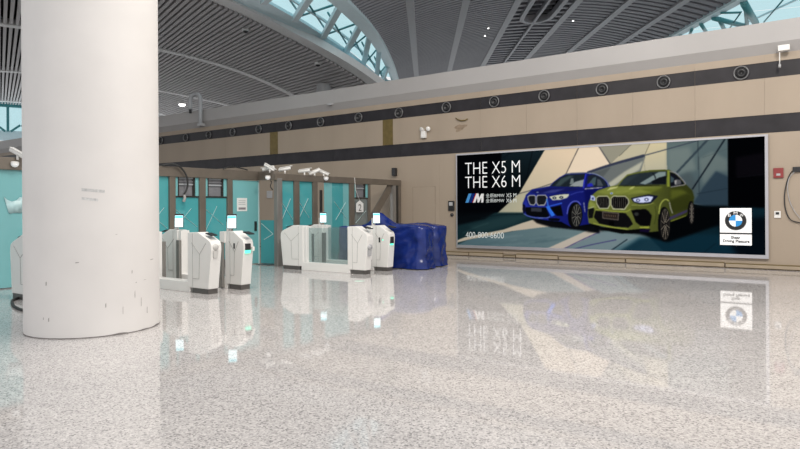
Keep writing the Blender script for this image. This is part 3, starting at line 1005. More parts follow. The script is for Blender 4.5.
poly([(597.6, 198.4), (599.4, 196.8), (608, 196.8), (609.8, 199.4), (609.9, 204.6), (608.2, 207.8), (600.6, 207.7), (598, 203.6)], (24, 24, 24))
poly([(611.4, 198), (614, 195.7), (626, 195.9), (629.4, 199), (630, 203), (625.4, 209.8), (613.6, 209.4), (611.3, 205)], (186, 188, 164))
poly([(612.4, 198.4), (614.4, 196.8), (625.6, 197), (628.4, 199.4), (628.8, 203), (624.8, 208.6), (614.2, 208.2), (612.3, 204.6)], (24, 24, 24))
for k in range(7):
    line([(599.2 + k * 1.6, 198), (600 + k * 1.45, 206.8)], 0.45, (92, 88, 84), 0.75, 0)
    line([(614 + k * 2.05, 198), (614.6 + k * 1.9, 207.4)], 0.45, (92, 88, 84), 0.75, 0)
poly([(631.4, 198.2), (640, 196.4), (649, 194.6), (658.6, 196), (655, 200), (651, 203.4), (640, 203.8), (634, 202.2)], (24, 28, 52))
poly([(633, 199), (640, 197.4), (648.6, 196), (654, 196.8), (651, 202), (641, 203), (635, 201.6)], (206, 214, 242))
oval(638.6, 200.4, 2.0, 1.5, (64, 72, 120))
oval(647, 199.6, 2.2, 1.6, (64, 72, 120))
oval(638.6, 200.4, 1.0, 0.8, (245, 248, 255))
oval(647, 199.6, 1.1, 0.9, (245, 248, 255))
poly([(591.6, 195.4), (594, 195.6), (596.2, 198), (595.8, 201), (591.2, 200)], (186, 196, 236))
oval(593.6, 198.6, 1.1, 1.2, (70, 80, 130))
line([(596, 209.8), (603, 209.6), (612, 211.2), (626, 211.6), (631, 209)], 1.0, (172, 182, 84), 0.7, 1)
poly([(596.4, 210.6), (612, 212.2), (626, 213), (630.4, 218), (633.6, 224), (629, 227.4), (615, 226.4), (600, 223.4), (594.6, 217)], (20, 20, 23))
poly([(603, 211.2), (619.6, 212.8), (619.2, 220.2), (603.2, 218.4)], (122, 114, 108))
poly([(603.8, 212), (618.8, 213.5), (618.4, 219.4), (604, 217.7)], (54, 47, 44))
for k in range(7):
    line([(605.4 + k * 1.75, 214.2 + k * 0.18), (605.4 + k * 1.75, 216 + k * 0.18)], 0.7, (112, 96, 80), 0.7, 0)
poly([(609.4, 221), (614.6, 221.4), (614.6, 225.6), (609.4, 225)], (8, 8, 9))
line([(594, 223), (602, 225), (615, 227.4), (628, 229)], 0.8, (166, 172, 84), 0.9)
poly([(589, 209.2), (594.4, 207.6), (595, 210), (593.4, 218), (589.4, 218.2)], (24, 26, 26))
line([(589.2, 208.4), (594.6, 206.8)], 0.7, (190, 194, 180), 0.9)
poly([(631.8, 210.4), (636, 209.6), (646, 209), (649, 211), (652.2, 215.4), (650.4, 225.8), (641, 225.6), (636.4, 222)], (12, 12, 15))
oval(637, 214, 2.2, 1.8, (70, 74, 72), 0.8)
poly([(640, 226.4), (650, 226.4), (649.2, 228.2), (640, 227.8)], (156, 162, 74))
poly([(640, 228.6), (651, 229), (649, 232.2), (640, 231.6)], (26, 18, 52))
poly([(590, 224), (604, 227), (628, 230.4), (640, 229.4), (640, 233), (622, 233.4), (600, 229)], (10, 10, 12), 0.95)
oval(664.6, 224, 6.2, 17.2, (14, 14, 17))
line([(659.4, 214), (660.4, 206), (663, 201.2), (666.6, 199.4), (669.6, 201.4)], 1.2, (170, 178, 96), 0.9)
oval(665.6, 224, 4.6, 15.6, (72, 70, 65))
oval(665.6, 224, 3.9, 13.8, (36, 34, 34))
for k in range(10):
    a = 2 * PI * k / 10 + 0.1
    line([(665.6 + 0.7 * math.cos(a), 224 + 2.2 * math.sin(a)), (665.6 + 4.3 * math.cos(a + 0.15), 224 + 14.6 * math.sin(a + 0.15))], 0.6, (126, 120, 110), 0.85, 0)
line([(669.8, 202), (671, 208), (673, 213.4)], 0.9, (178, 178, 176), 0.9)
poly([(670, 217), (688, 209.4), (687.4, 212), (670, 220)], (70, 62, 110), 0.8, 1)
line([(671, 221.2), (679, 218.4), (686.6, 215.4)], 0.8, (150, 158, 66), 0.9)
oval(691.4, 213, 3.4, 12, (12, 12, 15))
oval(691.9, 213, 2.2, 10.6, (74, 71, 67))
oval(691.9, 213, 1.6, 8.8, (34, 32, 34))
for k in range(6):
    a = PI * k / 6
    line([(691.9 - 2 * math.cos(a), 213 - 9.6 * math.sin(a)), (691.9 + 2 * math.cos(a), 213 + 9.6 * math.sin(a))], 0.45, (112, 108, 102), 0.85, 0)

# -- stripes of the badge beside the lettering
for x, c in ((466.8, (92, 160, 214)), (470.2, (26, 58, 128)), (473.6, (196, 44, 52))):
    poly([(x, 202.6), (x + 2.9, 202.6), (x + 6.1, 193.6), (x + 3.2, 193.6)], c, soft=0)
poly([(474.2, 202.6), (477.6, 193.6), (479.8, 193.6), (480.4, 198), (482.6, 193.6), (485, 193.6), (484.6, 202.6), (482.4, 202.6), (482.6, 197.6), (480.2, 202.6), (478.8, 202.6), (478.4, 197.6), (476.6, 202.6)], (232, 232, 232), soft=0)

canvas = np.clip(canvas, 0, 1) ** 1.18
lin = np.where(canvas <= 0.04045, canvas / 12.92, ((np.clip(canvas, 0, 1) + 0.055) / 1.055) ** 2.4)
# the print as a fine sheet whose corners carry the ink
gx, gz = np.meshgrid(np.linspace(PX0, PX1, CW), np.linspace(PZ0, PZ1, CH))
bo = bb['_o']
co = np.stack([gx - bo[0], np.full_like(gx, FY - bo[1]), gz - bo[2]], -1).reshape(-1, 3)
me = bpy.data.meshes.new('print_sheet')
me.vertices.add(CW * CH)
me.vertices.foreach_set('co', co.ravel())
idx = np.arange(CW * CH).reshape(CH, CW)
quads = np.stack([idx[:-1, :-1], idx[:-1, 1:], idx[1:, 1:], idx[1:, :-1]], -1).reshape(-1, 4)
me.loops.add(quads.size)
me.loops.foreach_set('vertex_index', quads.ravel())
me.polygons.add(len(quads))
me.polygons.foreach_set('loop_start', np.arange(0, quads.size, 4))
me.update(calc_edges=True)
att = me.color_attributes.new('ink', 'FLOAT_COLOR', 'POINT')
att.data.foreach_set('color', np.concatenate([lin.reshape(-1, 3), np.ones((CW * CH, 1))], 1).astype(np.float32).ravel())
me.materials.append(M['poster'])
sheet = bpy.data.objects.new('print_sheet', me)
COL.objects.link(sheet)
sheet.parent = bb
sheet['_o'] = bo


def lettering(txt, x0, x1, z0, z1, y, m, parent, thin=0.0, name='lettering'):
    cu = bpy.data.curves.new('txt', 'FONT')
    cu.body = txt
    cu.offset = thin
    cu.resolution_u = 4
    to = bpy.data.objects.new('txt', cu)
    COL.objects.link(to)
    dg = bpy.context.evaluated_depsgraph_get()
    me_ = bpy.data.meshes.new_from_object(to.evaluated_get(dg))
    bpy.data.objects.remove(to)
    n_ = len(me_.vertices)
    a = np.zeros(n_ * 3)
    me_.vertices.foreach_get('co', a)
    a = a.reshape(-1, 3)
    lo, hi = a.min(0), a.max(0)
    po = parent['_o']
    b = np.zeros_like(a)
    b[:, 0] = x0 + (a[:, 0] - lo[0]) / (hi[0] - lo[0]) * (x1 - x0) - po[0]
    b[:, 2] = z0 + (a[:, 1] - lo[1]) / (hi[1] - lo[1]) * (z1 - z0) - po[2]
    b[:, 1] = y - po[1]
    me_.vertices.foreach_set('co', b.ravel())
    me_.update()
    me_.materials.clear()
    me_.materials.append(m)
    me_.name = name
    o = bpy.data.objects.new(name, me_)
    COL.objects.link(o)
    o.parent = parent
    o['_o'] = po
    return o


def tx(txt, a, b, m, thin=0.0):
    """text fitted between two corners in image pixels (lower left, upper right)"""
    xa, za = R_(*a)  # both corners are image pixel coordinates
    xb, zb = R_(*b)
    return lettering(txt, xa, xb, za, zb, FY - 0.004, m, sheet, thin)


tx('THE', (466.4, 174.6), (488.4, 161.9), M['textwhite'], -0.012)
tx('X5 M', (493.0, 173.7), (521, 160.4), M['textwhite'], -0.012)
tx('THE', (466.4, 188.2), (488.4, 176.1), M['textwhite'], -0.012)
tx('X6 M', (493.0, 187.6), (521.3, 174.9), M['textwhite'], -0.012)
tx('\u5168\u65b0BMW', (487, 197.6), (505.6, 193.2), M['textdim'], -0.002)
tx('X5 M', (507.4, 197.4), (517.4, 193.2), M['textdim'], -0.002)
tx('\u5168\u65b0BMW', (487, 202.6), (505.6, 198.3), M['textdim'], -0.002)
tx('X6 M', (507.4, 202.5), (517.5, 198.4), M['textdim'], -0.002)
tx('400-800-6600', (467, 237.4), (505, 232.4), M['textdim'], -0.006)

# logo card in the lower right corner
(cx0, cz1), (cx1, cz0) = R_(720.3, 208.2), R_(752.2, 245.4)
card = MB().box(cx0, cx1, FY - 0.003, FY - 0.001, cz0, cz1).build('logo_card', M['cardwhite'], bb)
mid = R_(736, 233.4)[1]
MB().box(cx0, cx1, FY - 0.005, FY - 0.0035, mid - 0.018, mid + 0.018).build('divider', M['cardblack'], card)
rcx, rcz = R_(736.1, 220.6)
rad = 0.235


def disc_part(r0, r1, a0, a1, y, m, name, n=40):
    mb_ = MB()
    k = max(4, int(n * (a1 - a0) / (2 * PI)))
    for i in range(k):
        p, q = a0 + (a1 - a0) * i / k, a0 + (a1 - a0) * (i + 1) / k
        mb_.add([(rcx + r0 * math.cos(p), y, rcz + r0 * math.sin(p)), (rcx + r1 * math.cos(p), y, rcz + r1 * math.sin(p)), (rcx + r1 * math.cos(q), y, rcz + r1 * math.sin(q)), (rcx + r0 * math.cos(q), y, rcz + r0 * math.sin(q))], [(0, 1, 2, 3)])
    return mb_.build(name, m, card, fix=False)


disc_part(0.0, rad, 0, 2 * PI, FY - 0.0045, M['grey'], 'roundel_rim')
disc_part(0.0, rad * 0.955, 0, 2 * PI, FY - 0.006, M['cardblack'], 'roundel_ring')
for k in range(4):
    disc_part(0.0, rad * 0.6, k * PI / 2, (k + 1) * PI / 2, FY - 0.0075, M['cardblue'] if k % 2 else M['cardwhite'], 'roundel_quarter')
for ch, a in (('B', 135), ('M', 90), ('W', 45)):
    x, z = rcx + rad * 0.785 * math.cos(math.radians(a)), rcz + rad * 0.785 * math.sin(math.radians(a))
    w = 0.03 if ch == 'B' else 0.04
    lo = lettering(ch, x - w, x + w, z - 0.035, z + 0.035, FY - 0.008, M['cardwhite'], card)
sx = (cx0 + cx1) / 2
hh_ = mid - cz0
lettering('Sheer', sx - 0.10, sx + 0.10, mid - hh_ * 0.47, mid - hh_ * 0.22, FY - 0.005, M['cardblack'], card, 0.03)
lettering('Driving', sx - 0.27, sx - 0.03, mid - hh_ * 0.84, mid - hh_ * 0.53, FY - 0.005, M['cardblack'], card, 0.03)
lettering('Pleasure', sx + 0.0, sx + 0.29, mid - hh_ * 0.79, mid - hh_ * 0.53, FY - 0.005, M['cardblack'], card, 0.03)

# ================================================================== WALL FITTINGS
nz = [-1.98, -3.73, -5.3, -6.95, -8.53, -10.21, -12.06, -13.8, -15.6, -17.26, -18.94, -20.52, -22.09, -23.69, -25.58]
ordw = ['first', 'second', 'third', 'fourth', 'fifth', 'sixth', 'seventh', 'eighth', 'ninth', 'tenth', 'eleventh', 'twelfth', 'thirteenth', 'fourteenth', 'fifteenth']
proto = None
for i, x in enumerate(nz):
    lab = 'round black air nozzle in the upper dark band, %s from its right end' % ordw[i]
    if proto is None:
        c = (x, WY + 0.010, 4.675)
        proto = thing('air_nozzle', lab, 'air nozzle', c, 'air nozzles in the dark band')
        MB().lathe([(0.14, 0.0), (0.16, 0.0), (0.172, 0.03), (0.16, 0.05), (0.145, 0.052), (0.135, 0.02)], c, (0, -1, 0), 28).build('ring', M['nozzle'], proto)
        MB().lathe([(0.118, 0.012), (0.105, 0.05), (0.075, 0.075), (0.06, 0.07), (0.03, 0.02), (0.002, 0.015)], c, (0.12, -1, -0.12), 24).build('ball', M['black'], proto)
        MB().lathe([(0.15, 0.004), (0.001, 0.003)], c, (0, -1, 0), 20).build('backing', M['cardblack'], proto)
    else:
        o = proto.copy()
        COL.objects.link(o)
        o.location = (x, WY + 0.010, 4.675)
        o['label'] = lab
        for ch in proto.children:
            c2 = ch.copy()
            COL.objects.link(c2)
            c2.parent = o

# red call point, switch, junction box with hanging cable at the right end
t = thing('alarm_call_point', 'small red fire alarm box on beige wall right of the billboard', 'alarm', (-1.23, WY, 2.13))
MB().box(-1.33, -1.13, WY - 0.05, WY, 2.14, 2.37).build('box', M['red'], t, bevel=0.008)
MB().box(-1.27, -1.19, WY - 0.054, WY - 0.04, 2.19, 2.24).build('window', M['grey'], t)
t = thing('wall_switch', 'small white wall switch below the red alarm box', 'switch', (-1.25, WY, 1.2))
MB().box(-1.32, -1.19, WY - 0.03, WY, 1.21, 1.37).build('plate', M['white'], t, bevel=0.006)
MB().box(-1.29, -1.22, WY - 0.045, WY - 0.025, 1.29, 1.345).build('rocker', M['black'], t, bevel=0.004)
tag(MB().box(-0.95, -0.80, WY - 0.06, WY, 2.26, 2.38).build('junction_box', M['black'], bevel=0.008), 'black junction box on wall at right frame edge with cable loop', 'electrical box')
pts = [(-0.93, WY - 0.04, 2.30), (-0.99, WY - 0.04, 2.24), (-1.06, WY - 0.04, 2.05), (-1.11, WY - 0.04, 1.75), (-1.10, WY - 0.04, 1.45), (-1.02, WY - 0.04, 1.2), (-0.88, WY - 0.04, 1.12), (-0.7, WY - 0.04, 1.12), (-0.55, WY - 0.04, 1.3)]
q = [Vector(p) for p in smooth_pts(pts, False, 5)]
tag(MB().tube(q, 0.012, 6).build('wall_cable', M['rubber']), 'dark cable hanging in a loop from the black junction box', 'cable')
pts = [(-0.90, WY - 0.045, 2.28), (-1.02, WY - 0.045, 2.12), (-1.05, WY - 0.045, 1.85), (-0.98, WY - 0.045, 1.5), (-0.82, WY - 0.045, 1.22), (-0.6, WY - 0.045, 1.02)]
tag(MB().tube([Vector(p) for p in smooth_pts(pts, False, 5)], 0.008, 6).build('wall_cable', M['grey']), 'thin grey cable curving down inside the darker cable loop', 'cable')

t = thing('wall_intercom', 'slim black intercom with round knob on wall left of billboard', 'intercom', (-10.04, WY, 1.3))
MB().box(-10.15, -9.94, WY - 0.05, WY, 1.40, 1.71).build('case', M['black'], t, bevel=0.01)
MB().box(-10.11, -9.98, WY - 0.056, WY - 0.045, 1.56, 1.67).build('display', M['grey'], t)
MB().lathe([(0.055, 0.0), (0.05, 0.04), (0.001, 0.045)], (-10.03, WY, 1.27), (0, -1, 0), 16).build('knob', M['black'], t)

t = thing('emergency_light', 'white twin-head emergency lamp on the beige strip between the dark bands', 'lamp', (-11.03, WY, 3.9))
MB().box(-11.13, -10.95, WY - 0.12, WY, 3.75, 3.98).build('case', M['white'], t, bevel=0.03)
for s in (-0.05, 0.16):
    MB().lathe([(0.001, 0.0), (0.05, 0.01), (0.075, 0.08), (0.07, 0.09), (0.001, 0.085)], (-11.02 + s, WY - 0.05, 4.05), (0.3 if s > 0 else -0.4, -0.8, -0.2), 14).build('lamp_head', M['white'], t)
MB().bar((-11.05, WY - 0.05, 3.95), (-11.05, WY - 0.05, 4.06), 0.04, 0.04).build('neck', M['white'], t)

tag(MB().tube([(-9.86, WY - 0.03, 4.30), (-9.78, WY - 0.04, 4.24), (-9.66, WY - 0.05, 4.20), (-9.52, WY - 0.04, 4.20), (-9.44, WY - 0.03, 4.24)], 0.018, 6).build('cable_end', M['bronze']),
    'short brown cable end sticking out above the wall stain', 'cable')
mb = MB()
ring = []
for k in range(18):
    a = 2 * PI * k / 18
    rr_ = 1 + 0.25 * math.sin(3 * a + 1) + 0.15 * math.sin(5 * a)
    ring.append((-9.72 + 0.2 * rr_ * math.cos(a), WY - 0.0015, 3.99 + 0.10 * rr_ * math.sin(a) + 0.03 * math.cos(a)))
mb.add(ring, [tuple(range(18))])
mb.build('stain', M['stain'], wall, fix=False)

tag(MB().box(-12.29, -12.15, WY - 0.14, WY, 2.57, 2.84).build('wall_speaker', M['black'], bevel=0.015), 'small black speaker box on the wall above the end post', 'speaker')
tag(MB().box(-18.47, -18.18, WY - 0.04, WY, 1.92, 2.2).build('wall_box', M['grey'], bevel=0.01), 'small pale grey box on the wall seen through the partition gap', 'electrical box')

t = thing('wireless_antenna', 'white box with thin hanging rod on the coping at far right', 'antenna', (-1.1, WY - 0.16, 4.8))
MB().box(-1.21, -0.98, WY - 0.26, WY - 0.12, 5.03, 5.16).build('box', M['white'], t, bevel=0.01)
MB().tube([(-1.18, WY - 0.19, 5.04), (-1.18, WY - 0.19, 4.72)], 0.012, 6).build('rod', M['white'], t)
MB().tube([(-1.18, WY - 0.19, 4.74), (-1.18, WY - 0.19, 4.66)], 0.028, 8).build('tip', M['grey'], t)

yp = WY - 0.26
gp = [(-22.3, yp, 5.05), (-22.3, yp, 5.6), (-22.3, yp, 6.15)]
for k in range(1, 9):
    a = PI * k / 8
    gp.append((-22.65 + 0.35 * math.cos(a), yp, 6.2 + 0.26 * math.sin(a)))
gp += [(-23.0, yp, 6.0), (-23.0, yp, 5.82)]
t = thing('gooseneck_pipe', 'white gooseneck vent pipe bent over at top of the wall', 'pipe', (-22.3, yp, 5.05))
MB().tube(gp, 0.085, 12).build('pipe', M['concrete'], t)
MB().tube([(-23.0, yp, 5.83), (-23.0, yp, 5.66)], 0.06, 10).build('nozzle', M['black'], t)
MB().box(-22.42, -22.18, yp - 0.09, WY - 0.1, 5.05, 5.16).build('bracket', M['grey'], t)
tag(MB().box(-15.05, -14.87, WY - 0.24, WY - 0.12, 5.2, 5.27).build('sensor', M['grey'], bevel=0.01), 'tiny grey sensor box on the grey coping left of centre', 'sensor')

# far white column behind the wall
cpos = VA(0.415 * VS, 0.857 * VS, 0)
tag(MB().lathe([(0.41, 0), (0.41, cpos.z + vault_q(0.415 * VS) * 0 + 5.0)], (cpos.x, cpos.y, 0), (0, 0, 1), 32).build('far_column', M['concrete'], origin=(cpos.x, cpos.y, 0)), 'pale round column rising behind the long wall under the slats', 'column')

# ================================================================== GLASS PARTITION
GX = -13.05
gl = thing('glass_partition', 'long taupe framed teal glass partition with transom louvres, left part behind the pillar', 'partition', (GX, 9, 0))


def yz_box(x0, x1, y0, y1, z0, z1):
    return MB().box(x0, x1, y0, y1, z0, z1)


def xline(par, x, segs, w=0.02):
    for (ya, za), (yb, zb) in segs:
        MB().bar((x, ya, za), (x, yb, zb), w, 0.004, (0, 0, 1) if abs(zb - za) < abs(yb - ya) else (0, 1, 0)).build('film_line', M['film'], par)


yz_box(GX - 0.08, GX + 0.08, 3.2, 11.62, 2.28, 2.52).build('header', M['taupe'], gl, bevel=0.01)
for a, b in ((3.2, 3.36), (6.2, 6.36), (7.12, 7.28), (7.98, 8.13), (8.77, 8.93), (9.61, 9.79), (10.47, 10.63)):
    yz_box(GX - 0.07, GX + 0.07, a, b, 0, 2.28).build('mullion', M['taupe'], gl, bevel=0.006)
for a, b in ((3.36, 6.2), (6.36, 7.12), (7.28, 7.98), (8.13, 8.77)):
    p = yz_box(GX - 0.006, GX + 0.006, a, b, 0.02, 2.28).build('glass_panel', M['teal_pale'] if a < 6 else M['teal'], gl)
    xline(p, GX + 0.012, [((b - 0.62, 1.5), (b - 0.05, 1.06)), ((b - 0.6, 1.02), (b - 0.12, 1.54))])


def door_bay(par, x, a, b, zt, zb, glass, lines):
    """glazed bay with a louvre box behind the transom light"""
    p = yz_box(x - 0.006, x + 0.006, a, b, 0.2, zt).build('glass_panel', glass, par)
    yz_box(x - 0.02, x + 0.02, a, b, 0.0, 0.2).build('kick_plate', M['kick'], par)
    yz_box(x - 0.03, x + 0.03, a, b, zt, zt + 0.035).build('transom_bar', M['dsteel'], par)
    w = b - a
    yz_box(x - 0.02, x + 0.02, a, a + 0.13 * w, zt + 0.035, zb).build('side_light', M['teal_pale'], par)
    yz_box(x - 0.02, x + 0.02, b - 0.13 * w, b, zt + 0.035, zb).build('side_light', M['teal_pale'], par)
    lb = yz_box(x - 0.16, x - 0.05, a + 0.15 * w, b - 0.13 * w, zt + 0.04, zb - 0.01).build('louvre_box', M['louvre'], par)
    for k, z in enumerate((zt + 0.30, zt + 0.37, zt + 0.45)):
        yz_box(x - 0.05, x - 0.015, a + 0.16 * w, b - 0.14 * w, z, z + 0.035).build('blade', M['louvre_hi'] if k != 1 else M['louvre'], lb)
    yz_box(x - 0.04, x + 0.0, a + 0.13 * w, a + 0.2 * w, zt + 0.04, zb).build('louvre_post', M['dsteel'], lb)
    yz_box(x - 0.04, x + 0.0, b - 0.2 * w, b - 0.13 * w, zt + 0.04, zb).build('louvre_post', M['dsteel'], lb)
    xline(p, x + 0.012, lines)
    return p


door_bay(gl, GX, 8.93, 9.61, 1.79, 2.28, M['teal'], [((8.96, 1.5), (9.57, 1.06)), ((8.95, 1.05), (9.4, 1.52))])
door_bay(gl, GX, 9.79, 10.47, 1.79, 2.28, M['teal'], [((9.81, 1.51), (10.36, 1.09)), ((9.83, 0.98), (10.17, 1.58))])
# staff door with a notice
dp = yz_box(GX + 0.02, GX + 0.035, 10.66, 11.52, 0.02, 2.26).build('door_panel', M['teal_pale'], gl)
yz_box(GX + 0.036, GX + 0.05, 11.38, 11.46, 0.9, 1.16).build('lock', M['dsteel'], dp)
yz_box(GX + 0.015, GX + 0.04, 11.52, 11.56, 0.0, 2.28).build('door_edge', M['film'], gl)
ntc = tag(yz_box(GX + 0.038, GX + 0.042, 10.79, 11.13, 1.44, 1.79).build('paper_notice', M['paper']), 'white paper notice taped on the teal glass door', 'notice')
for z, a, b in ((1.71, 10.84, 11.08), (1.66, 10.84, 11.06), (1.61, 10.84, 11.07)):
    yz_box(GX + 0.0422, GX + 0.0428, a, b, z, z + 0.014).build('print_line', M['louvre_hi'], ntc)
yz_box(GX + 0.0422, GX + 0.0428, 10.84, 11.08, 1.48, 1.54).build('print_line', M['ink'], ntc)
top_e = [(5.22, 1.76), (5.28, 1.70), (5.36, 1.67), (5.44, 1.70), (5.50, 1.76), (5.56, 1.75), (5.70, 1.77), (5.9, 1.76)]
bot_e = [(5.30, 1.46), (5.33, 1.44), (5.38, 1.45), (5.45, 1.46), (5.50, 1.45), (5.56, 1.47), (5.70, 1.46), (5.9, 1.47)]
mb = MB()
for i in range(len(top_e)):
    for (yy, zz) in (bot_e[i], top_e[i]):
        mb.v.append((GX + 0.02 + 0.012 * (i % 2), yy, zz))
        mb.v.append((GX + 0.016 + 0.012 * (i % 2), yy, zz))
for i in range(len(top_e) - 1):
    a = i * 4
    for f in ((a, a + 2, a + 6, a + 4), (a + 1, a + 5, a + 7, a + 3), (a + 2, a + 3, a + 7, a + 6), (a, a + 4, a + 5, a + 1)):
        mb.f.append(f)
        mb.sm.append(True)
tag(mb.build('whitish_sheet', M['whitish']), 'creased pale plastic sheet against the teal glass at far left', 'plastic sheet')  # thin creased pale sheet just in front of the glass
# return towards the second run
rp = MB().box(-13.0, -12.32, 11.59, 11.60, 0.02, 1.19).build('glass_panel', M['teal'], gl)
for a, b in (((-12.96, 1.10), (-12.50, 0.82)), ((-12.50, 0.82), (-12.86, 0.66))):
    MB().bar((a[0], 11.583, a[1]), (b[0], 11.583, b[1]), 0.02, 0.004, (0, 1, 0)).build('film_line', M['film'], rp)
MB().bar((GX, 11.58, 2.40), (-12.05, 11.28, 2.37), 0.14, 0.24).build('header', M['taupe'], gl)
MB().bar((-12.6, 11.53, 0.0), (-12.6, 11.53, 0.02), 0.5, 0.5).build('floor_plate', M['kick'], gl)

HX = -12.05
g2 = thing('glass_partition', 'taupe framed teal glass partition right of the alcove, ending at the wall', 'partition', (HX, 14, 0))
yz_box(HX - 0.07, HX + 0.07, 11.2, 16.80, 2.24, 2.42).build('header', M['taupe'], g2, bevel=0.01)
yz_box(HX - 0.06, HX + 0.08, 11.25, 11.43, 0, 2.3).build('corner_post', M['steel'], g2, bevel=0.012)
for a, b in ((11.89, 12.08), (12.61, 12.79), (14.17, 14.40), (15.08, 15.18)):
    yz_box(HX - 0.06, HX + 0.06, a, b, 0, 2.25).build('mullion', M['taupe'], g2, bevel=0.006)
for a, b, m, lines in ((11.43, 11.89, 'teal', [((11.43, 1.69), (11.85, 1.21)), ((11.45, 1.2), (11.77, 1.77))]),
                       (12.08, 12.61, 'teal', [((12.08, 1.69), (12.47, 1.25)), ((12.07, 1.22), (12.44, 1.78))]),
                       (13.12, 13.94, 'teal', [((13.51, 1.7), (14.06, 1.19)), ((13.57, 1.16), (14.02, 1.67))])):
    p = yz_box(HX - 0.006, HX + 0.006, a, b, 0.02, 2.24).build('glass_panel', M[m], g2)
    xline(p, HX + 0.03, lines)
yz_box(HX + 0.012, HX + 0.02, 13.10, 13.43, 0.02, 2.24).build('door_leaf', M['teal_pale'], g2)
yz_box(HX + 0.012, HX + 0.02, 13.92, 14.17, 0.02, 2.24).build('door_leaf', M['teal_pale'], g2)
yz_box(HX - 0.02, HX + 0.02, 12.94, 13.03, 1.34, 2.02).build('pull_handle', M['dsteel'], g2, bevel=0.01)
door_bay(g2, HX, 14.42, 15.08, 1.79, 2.24, M['smoke'], [((14.5, 1.05), (15.0, 1.42))])
for a, b, m in ((16.36, 16.54, 'steel'), (16.58, 16.66, 'dsteel'), (16.67, 16.81, 'taupe')):
    yz_box(HX - 0.06, HX + 0.06, a, b, 0, 2.24).build('end_post', M[m], g2, bevel=0.006)
MB().bar((HX - 0.03, 16.47, 2.34), (HX - 0.03, 14.95, 0.75), 0.27, 0.04, (1, 0, 0)).build('diagonal_reflection', M['taupe'], g2)  # diagonal reflection in the glass, shaped as a solid taupe bar

# hanging number tag
t = thing('number_tag', 'small white house-shaped tag reading 2 hung on a string from the header', 'tag', (-11.95, 14.6, 1.38))
ty = 14.6
MB().prism([(14.43, 1.38), (14.77, 1.38), (14.77, 1.64), (14.60, 1.74), (14.43, 1.64)], 'x', -11.96, -11.95).build('plate', M['paper'], t)
MB().tube([(-11.955, 14.60, 1.73), (-11.96, 14.42, 2.05), (-11.97, 14.38, 2.42)], 0.008, 5).build('string', M['white'], t)
o = lettering('2', -0.07, 0.07, 1.42, 1.62, 0, M['plinth'], t, name='numeral')
v = np.zeros(len(o.data.vertices) * 3)
o.data.vertices.foreach_get('co', v)
v = v.reshape(-1, 3)
to_ = t['_o']
w_ = v + np.array(to_)
w2 = np.stack([np.full(len(w_), -11.946), 14.60 + w_[:, 0], w_[:, 2]], 1) - np.array(to_)
o.data.vertices.foreach_set('co', w2.ravel())
o.data.update()


# ---- cameras on the headers
def bullet(x, y, z, yaw, pitch, label, dome=False):
    t_ = thing('security_camera', label, 'security camera', (x, y, z - 0.12), 'cameras on the partition headers')
    d = Vector((math.cos(yaw) * math.cos(pitch), math.sin(yaw) * math.cos(pitch), math.sin(pitch)))
    c_ = Vector((x, y, z))
    MB().tube([c_ - d * 0.17, c_ - d * 0.16, c_ + d * 0.15, c_ + d * 0.16], [0.03, 0.046, 0.046, 0.042], 12).build('body', M['white'], t_)
    MB().bar(c_ - d * 0.14 + Vector((0, 0, 0.05)), c_ + d * 0.2 + Vector((0, 0, 0.05)), 0.11, 0.013).build('sun_shield', M['white'], t_)
    MB().tube([c_ + d * 0.158, c_ + d * 0.165], 0.036, 12).build('lens', M['black'], t_)
    MB().tube([c_ - Vector((0, 0, 0.03)), c_ - Vector((0, 0, 0.13))], 0.022, 8).build('mount', M['white'], t_)
    return t_


yaw0 = math.atan2(CY_, CX)     # towards the right of the hall
bullet(-12.45, 11.38, 2.57, yaw0 + PI, -0.18, 'white bullet camera above the staff door, leftmost of three, facing left')
bullet(-12.26, 11.26, 2.58, yaw0 - 0.2, -0.55, 'white bullet camera above the staff door, middle of three, tipped steeply down')
bullet(-12.03, 11.58, 2.55, yaw0, 0.18, 'white bullet camera above the alcove, right one of three, facing right')
bullet(-12.0, 12.28, 2.53, yaw0, 0.14, 'white bullet camera over the right glass run, left one of three')
bullet(-12.0, 12.68, 2.52, yaw0 + PI, -0.42, 'white bullet camera over the right glass run, middle one, sloping down left')
bullet(-12.0, 13.05, 2.52, yaw0, -0.42, 'white bullet camera over the right glass run, right one, sloping down right')
bullet(-12.92, 5.42, 2.60, yaw0 - 0.1, -0.5, 'white bullet camera at far left beside the big pillar, tipped down')


def dome(x, y, z, label, m='lamp'):
    t_ = thing('dome_camera', label, 'dome camera', (x, y, z - 0.07), 'dome cameras under the headers')
    MB().lathe([(0.001, -0.075), (0.04, -0.062), (0.066, -0.03), (0.07, 0.0)], (x, y, z), (0, 0, 1), 16).build('dome', M['cardwhite'], t_)
    MB().lathe([(0.07, 0.0), (0.075, 0.01), (0.06, 0.035), (0.001, 0.036)], (x, y, z), (0, 0, 1), 16).build('base', M['white'], t_)


